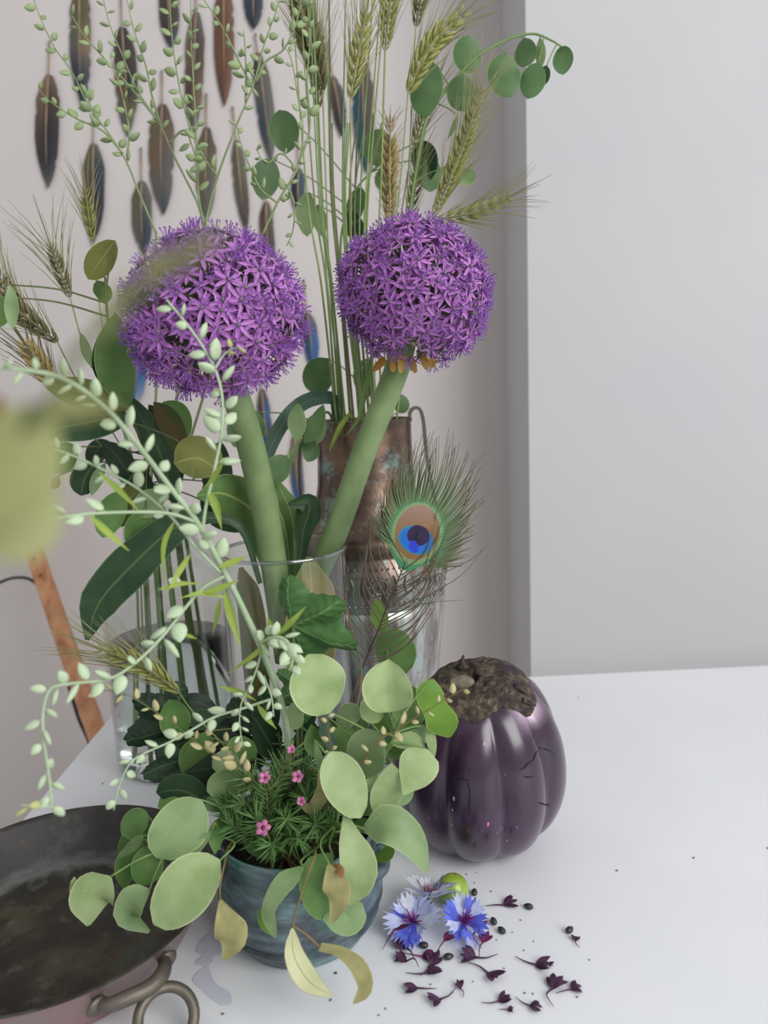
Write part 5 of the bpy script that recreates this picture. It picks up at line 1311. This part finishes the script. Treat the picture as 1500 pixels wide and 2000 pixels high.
bits = [(890, 275, 20, 1.0, 'beside the loose seed right of the plum'), (360, 782, 190, 0.9, 'lying straight with its thin tail toward the pot'), (500, 850, 200, 0.95, 'with a hooked tail between two smaller scraps'), (622, 785, 100, 0.55, 'small and curled, near a pale seed husk'), (715, 595, 170, 1.1, 'with long curling tails just under the blue cornflower'), (790, 690, 320, 1.15, 'broad and flat under the curling one'), (855, 862, 10, 0.8, 'lying alone with forked tip on the open table'), (1045, 890, 330, 0.75, 'slim and dark, lying beside a bare thread'), (1080, 640, 340, 1.05, 'fan shaped with a curved tail on the open table'), (1155, 625, 310, 0.45, 'tiny and narrow beside the fan shaped one'), (1185, 785, 60, 1.05, 'upright and folded near the faded one'), (1300, 790, 25, 0.8, 'faded lilac and furthest from the flowers'), (1325, 492, 80, 0.5, 'tiny and standing by a dark seed'), (910, 915, 0, 0.4, 'crumb sized below the forked one'), (290, 620, 150, 0.9, 'twisted with thin legs before the pale cornflower'), (420, 692, 15, 1.0, 'star shaped in front of the pale cornflower'), (455, 640, 70, 1.0, 'narrow and standing between two dark scraps'), (390, 590, 0, 1.0, 'wine red under the pale cornflower'), (760, 550, 60, 0.9, 'wine red under the blue cornflower'), (295, 540, 120, 1.2, 'nearly black against the pale cornflower'), (225, 470, 40, 1.1, 'wine red with pale tip touching the bronze pot'), (525, 540, 30, 0.8, 'wine red between the two cornflowers'), (725, 470, 80, 1.0, 'wine red lying over the blue cornflower')]
rg = random.Random(51)
for bi_, (x, y, ang, s_, lab) in enumerate(bits):
    px_, py_ = loc2(x, y); c = pz(px_, py_, 0.0012); a = R(ang); k = 0.0085*s_
    red = 'wine' in lab; t = thing('dried_floret', 'dried purple petal scrap '+lab if not red else 'petal scrap '+lab, 'petal', (c.x, c.y, 0), 'dried petal scraps on the table')
    d = Vector((math.cos(a), math.sin(a), 0)); s = Vector((-d.y, d.x, 0)); Z = Vector((0, 0, 1)); mt = dry_pp if red else dry_p
    lift = 0.006 if red and y < 560 else 0.0
    for j in range(4):
        b_a = (j-1.5)*0.42+rg.gauss(0, 0.12); dd_ = d*math.cos(b_a)+s*math.sin(b_a); ss = Z.cross(dd_)
        P = [c+Z*lift, c+dd_*k*0.6+Z*(lift+k*rg.uniform(0.05, 0.35)), c+dd_*k*rg.uniform(1.0, 1.35)+Z*(lift+k*rg.uniform(0.0, 0.5))]
        S = spline(P, 6); V = []; Fc = []; uv = []
        for i, p in enumerate(S):
            w_ = k*0.20*(0.4+math.sin(math.pi*i/5)*0.9) if i < 5 else 0.0001
            V += [p-ss*w_, p+Z*-0.0003+Z*k*0.05, p+ss*w_]; uv += [(0, i/5), (0.5, i/5), (1, i/5)]
        for i in range(5):
            for q_ in range(2): e = i*3+q_; Fc.append((e, e+1, e+4, e+3))
        mk('petal', V, Fc, mt, t, uv=uv)
    tail = spline([c+Z*(lift+0.0003), c-d*k*0.8+s*k*rg.uniform(-0.3, 0.3)+Z*(0.0006+lift*0.5+0.0009*(bi_ % 5)*(bi_ > 13)), c-d*k*1.6+s*k*rg.uniform(-0.7, 0.7)+Z*(0.0006+0.0009*(bi_ % 5)*(bi_ > 13))], 9)
    mk('tail', *tube(tail, [0.0005*s_+0.0002, 0.0002], 5), mt, t)
seed_m = plain('dark_seed', (52, 54, 54), (38, 38, 40), scale=200, rough=0.3, rnd=0.1)
for x, y, lab in ((1040, 282, 'small black oval seed on the open table right of a petal scrap'), (825, 372, 'small black seed just right of the blue cornflower'), (875, 428, 'small grey black seed furthest forward beside the blue cornflower'), (1288, 425, 'pointed black seed lying alone on the white table'), (548, 588, 'glossy black seed between the dried scraps under the cornflowers'), (708, 195, 'dark seed leaning on the green plum'), (398, 518, 'dark round seed half under the pale cornflower')):
    px_, py_ = loc2(x, y); c = pz(px_, py_, 0.0022); a = rg.uniform(0, 3)
    t = thing('seed', lab, 'seed', (c.x, c.y, 0), 'black seeds on the table'); Fm = Matrix.Rotation(a, 3, 'Z')
    vv, ff = ellipsoid(Vector((0, 0, 0)), 0.0034, 0.0024, 0.0022, 12, 8); vv = [c+Fm @ Vector((p.x+(0.0006 if p.x > 0.003 else 0), p.y*(1-0.08*p.x/0.0034), p.z)) for p in vv]
    mk('hull', vv, ff, seed_m, t); mk('tip', *ellipsoid(c+Fm @ Vector((0.0034, 0, 0)), 0.0006, 0.0005, 0.0005, 6, 4), plain('seed_tip', (110, 104, 96)), t)
crumb_m = plain('crumb_grey', (120, 116, 112), (80, 76, 74), rough=0.9)
cm = B()
for x, y in ((709, 138), (810, 190), (990, 365), (845, 487), (1070, 495), (1010, 550), (890, 660), (440, 757), (575, 808), (1015, 810), (1065, 815), (1335, 835), (1410, 608), (125, 945), (165, 905), (720, 75), (660, 85), (940, 440), (700, 740)):
    q = pz(*loc2(x, y), 0.0005); cm.add(ellipsoid(q, rg.uniform(0.0004, 0.001), 0.0005, 0.0005, 5, 3, Matrix.Rotation(rg.uniform(0, 3), 3, 'Z')))
for x, y in ((1355, 1675), (1500, 1656), (1130, 1362), (655, 1900), (646, 1953), (435, 1980), (657, 1900), (347, 1841), (200, 1530), (322, 1862), (1205, 1700)):
    q = pz(x, y, 0.0006); cm.add(ellipsoid(q, 0.0012, 0.0007, 0.0006, 5, 3, Matrix.Rotation(rg.uniform(0, 3), 3, 'Z')))
co = mk('crumbs', cm.v, cm.f, crumb_m, None, kind='stuff'); tag(co, 'fine plant crumbs sprinkled over the white table top', 'crumbs')

# ================================================================== feathers pinned to the back wall
fw = vcolmat('wall_feather', 0.55, 0.3, 90)
qm = plain('feather_quill', (168, 150, 126), (140, 118, 96), rough=0.5)
pin_m = plain('pin_metal', (150, 146, 140), rough=0.3, metal=0.8)
def wfeather(top, bot, hw, left, right, lab, bend=0, quill=60, tipw=0.5):
    Y = WALLY-0.004; a = pt(top[0], top[1], Y); b = pt(bot[0], bot[1], Y); mp = ppm(a); hw *= 1.25
    ax = (b-a).normalized(); s = Vector((0, -1, 0)).cross(ax).normalized()*-1; nn = Vector((0, -1, 0))
    if s.x < 0: s = -s
    mid = (a+b)/2+s*bend*mp; S = spline([a, mid, b], 26)
    t = thing('feather', lab, 'feather', a, 'feathers pinned on the wall')
    V = []; Fc = []; cols = []; rg = random.Random(int(top[0]*3+bot[1]))
    cuts = [1-(0.25*rg.random() if rg.random() < 0.15 else 0.05*rg.random()) for _ in range(60)]
    for i, p in enumerate(S):
        u = i/25; w_ = hw*mp*min(1, (u*4+0.15))**0.6*(1-max(0, (u-tipw)/(1-tipw))**2.2*0.95)
        for k in range(7):
            e = -1+k/3; we = w_*(cuts[(i*2+(k > 3)) % 60] if abs(e) == 1 else 1)
            V.append(p+s*(e*we)+nn*(0.002+0.0035*(1-e*e)))
            c = lerp_col(left if e < 0 else right, u); cols.append(lin([q*0.78 for q in c]))
    for i in range(25):
        for k in range(6): q = i*7+k; Fc.append((q, q+1, q+8, q+7))
    mk('vane', V, Fc, fw, t, cols=cols)
    q0 = a-ax*quill*mp
    sh = mk('shaft', *tube([q0+nn*0.002, a+nn*0.0045]+[p+nn*0.0065 for p in S[4:24:4]], [0.0016, 0.0014, 0.0006], 6), qm, t)
    mk('pin', *ellipsoid(q0+nn*0.003, 0.0025, 0.003, 0.0025, 8, 6), pin_m, sh)
def lerp_col(L, u):
    x = u*(len(L)-1); k = min(int(x), len(L)-2); f_ = x-k
    return [L[k][q]+(L[k+1][q]-L[k][q])*f_ for q in range(3)]
brn = (128, 98, 72); dbr = (74, 56, 46); blk = (36, 32, 38); gry = (104, 102, 98); olv = (110, 102, 66); blu = (44, 62, 78); nav = (30, 34, 58); red = (124, 76, 44); teal = (20, 84, 108); cob = (28, 98, 178); tan = (160, 132, 100)
FE = [((97, 148), (95, 368), 19, [tan, brn, dbr, blk, gry], [brn, dbr, blk, blk, gry], 'brown black feather with a pale grey tip hanging at the left end'),
 ((158, -30), (162, 212), 17, [brn, olv, gry, nav, blk], [olv, olv, tan, blu, nav], 'olive brown feather ending in a blunt dark blue tip'),
 ((240, 55), (250, 268), 18, [dbr, dbr, red, gry, gry], [blk, dbr, blk, olv, gry], 'dark feather shading from black brown to grey green'),
 ((184, 282), (182, 478), 17, [olv, olv, dbr, red, dbr], [olv, blu, nav, blk, dbr], 'olive feather with a blue black right edge'),
 ((318, 205), (320, 420), 20, [brn, olv, brn, gry, gry], [dbr, brn, gry, gry, blu], 'broad brown feather with a frayed grey tip'),
 ((278, 355), (282, 500), 16, [olv, olv, gry, gry], [gry, gry, blu, blu], 'short grey olive feather beside the broad frayed one'),
 ((330, -40), (334, 95), 16, [dbr, dbr, blk], [brn, dbr, blu], 'dark feather cut short at the picture top above the grey one'),
 ((384, 25), (378, 265), 15, [brn, brn, dbr, gry], [gry, dbr, brn, gry], 'long dull brown feather behind the upright seed spray'),
 ((438, -30), (439, 208), 16, [red, red, red, dbr], [brn, red, red, red], 'rust red pointed feather with a pale slit at the tip'),
 ((492, -40), (496, 58), 15, [gry, blu, nav], [gry, nav, nav], 'feather of which only the navy tip shows beside the rust red one'),
 ((504, 105), (530, 318), 14, [blk, gry, blu, gry], [olv, gry, gry, gry], 'slanting slate grey feather beside the wheat'),
 ((404, 250), (404, 432), 16, [olv, brn, olv, gry], [dbr, olv, gry, gry], 'olive brown feather just above the left allium'),
 ((462, 275), (482, 455), 11, [olv, olv, gry, dbr], [gry, olv, dbr, dbr], 'narrow curved olive feather above the left allium'),
 ((520, 395), (532, 520), 11, [dbr, red, dbr], [brn, dbr, blk], 'short dark brown feather at the right edge of the left allium'),
 ((708, 118), (716, 338), 17, [gry, teal, teal, teal], [brn, dbr, dbr, teal], 'teal and brown two tone feather behind the wheat'),
 ((650, 150), (668, 268), 11, [brn, dbr, blk], [gry, blk, nav], 'small black tipped feather between the straws'),
 ((584, 330), (588, 430), 11, [blu, nav, blk], [teal, blu, nav], 'dark blue feather at the foot of the seed sprays'),
 ((275, 650), (266, 795), 14, [tan, cob, cob], [gry, cob, (210, 214, 222)], 'cobalt blue feather low behind the left allium'),
 ((576, 850), (590, 1010), 10, [tan, brn, cob, cob], [tan, gry, cob, cob], 'cobalt and tan feather beside the urn handle'),
 ((600, 610), (612, 725), 12, [dbr, teal, cob], [brn, cob, cob], 'blue feather end between the two alliums'),
 ((512, 760), (532, 905), 10, [brn, dbr, cob, nav], [dbr, cob, dbr, nav], 'dark blue barred feather behind the left allium stem')]
for top, bot, hw, lc, rc_, lab in FE: wfeather(top, bot, hw, lc, rc_, lab, bend=random.uniform(-4, 4), quill=34 if top[0] == 504 else 60)

# ================================================================== wooden lath with cable
wood, nt, b_ = _new('orange_wood')
tc = nt.nodes.new('ShaderNodeTexCoord'); mp_ = nt.nodes.new('ShaderNodeMapping'); mp_.inputs['Scale'].default_value = (40, 40, 3)
nt.links.new(tc.outputs['Object'], mp_.inputs[0]); nz = nt.nodes.new('ShaderNodeTexNoise'); nz.inputs['Scale'].default_value = 1.6; nz.inputs['Detail'].default_value = 5
nt.links.new(mp_.outputs[0], nz.inputs['Vector'])
c = ramp(nt, nz.outputs['Fac'], [(0.3, lin((166, 106, 72))), (0.5, lin((196, 138, 98))), (0.7, lin((208, 156, 116)))])
nt.links.new(c, b_.inputs['Base Color']); b_.inputs['Roughness'].default_value = 0.45
w0 = pt(192, 1440, 1.22); w1 = pt(52, 1035, 1.40)
dw = (w1-w0).normalized(); tl0 = w0+dw*((-0.735-w0.z)/dw.z); tl1 = w0+dw*((WALLY-0.012-w0.y)/dw.y)
side = Vector((1, 0, 0)); side = (side-dw*side.dot(dw)).normalized(); dep = dw.cross(side)
lath = thing('wooden_lath', 'orange brown wooden lath leaning on the wall behind the table', 'lath', tl0)
v = []
HW = 17*ppm(w0); HD = 0.010; bv = 0.003
ring = [(-HW, -HD+bv), (-HW+bv, -HD), (HW-bv, -HD), (HW, -HD+bv), (HW, HD-bv), (HW-bv, HD), (-HW+bv, HD), (-HW, HD-bv)]
for p in (tl0, tl0.lerp(tl1, 0.33), tl0.lerp(tl1, 0.66), tl1):
    for a, b2 in ring: v.append(p+side*a+dep*b2)
f = [(i*8+k, i*8+(k+1) % 8, i*8+8+(k+1) % 8, i*8+8+k) for i in range(3) for k in range(8)]+[tuple(range(7, -1, -1)), tuple(range(24, 32))]
mk('lath_body', v, f, wood, lath, smooth=False)
for u in (0.14, 0.23):
    q = w1.lerp(w0, u)+(CAM-w1).normalized()*0.0125
    mk('nail_hole', *ellipsoid(q-side*0.004, 0.0022, 0.0022, 0.0022, 8, 5), plain('nail_dark', (60, 40, 32)), lath)
cab = plain('black_rubber', (34, 34, 40), rough=0.5)
mk_c = lambda pts, lab: tag(mk('cable', *tube(spline(pts, 40), 0.0028, 8), cab, origin=pts[0]), lab, 'cable')
mk_c([pt(-90, 1170, 1.36), pt(-20, 1146, 1.35), pt(20, 1130, 1.38), pt(50, 1129, 1.388), pt(68, 1138, 1.388), pt(86, 1158, 1.378)], 'thin black cable looped over the upper part of the wooden lath')
mk_c([pt(134, 1340, 1.27), pt(146, 1380, 1.25), pt(156, 1410, 1.235), pt(172, 1445, 1.225), pt(186, 1490, 1.21), pt(200, 1580, 1.19)], 'thin black cable running down the edge of the wooden lath')
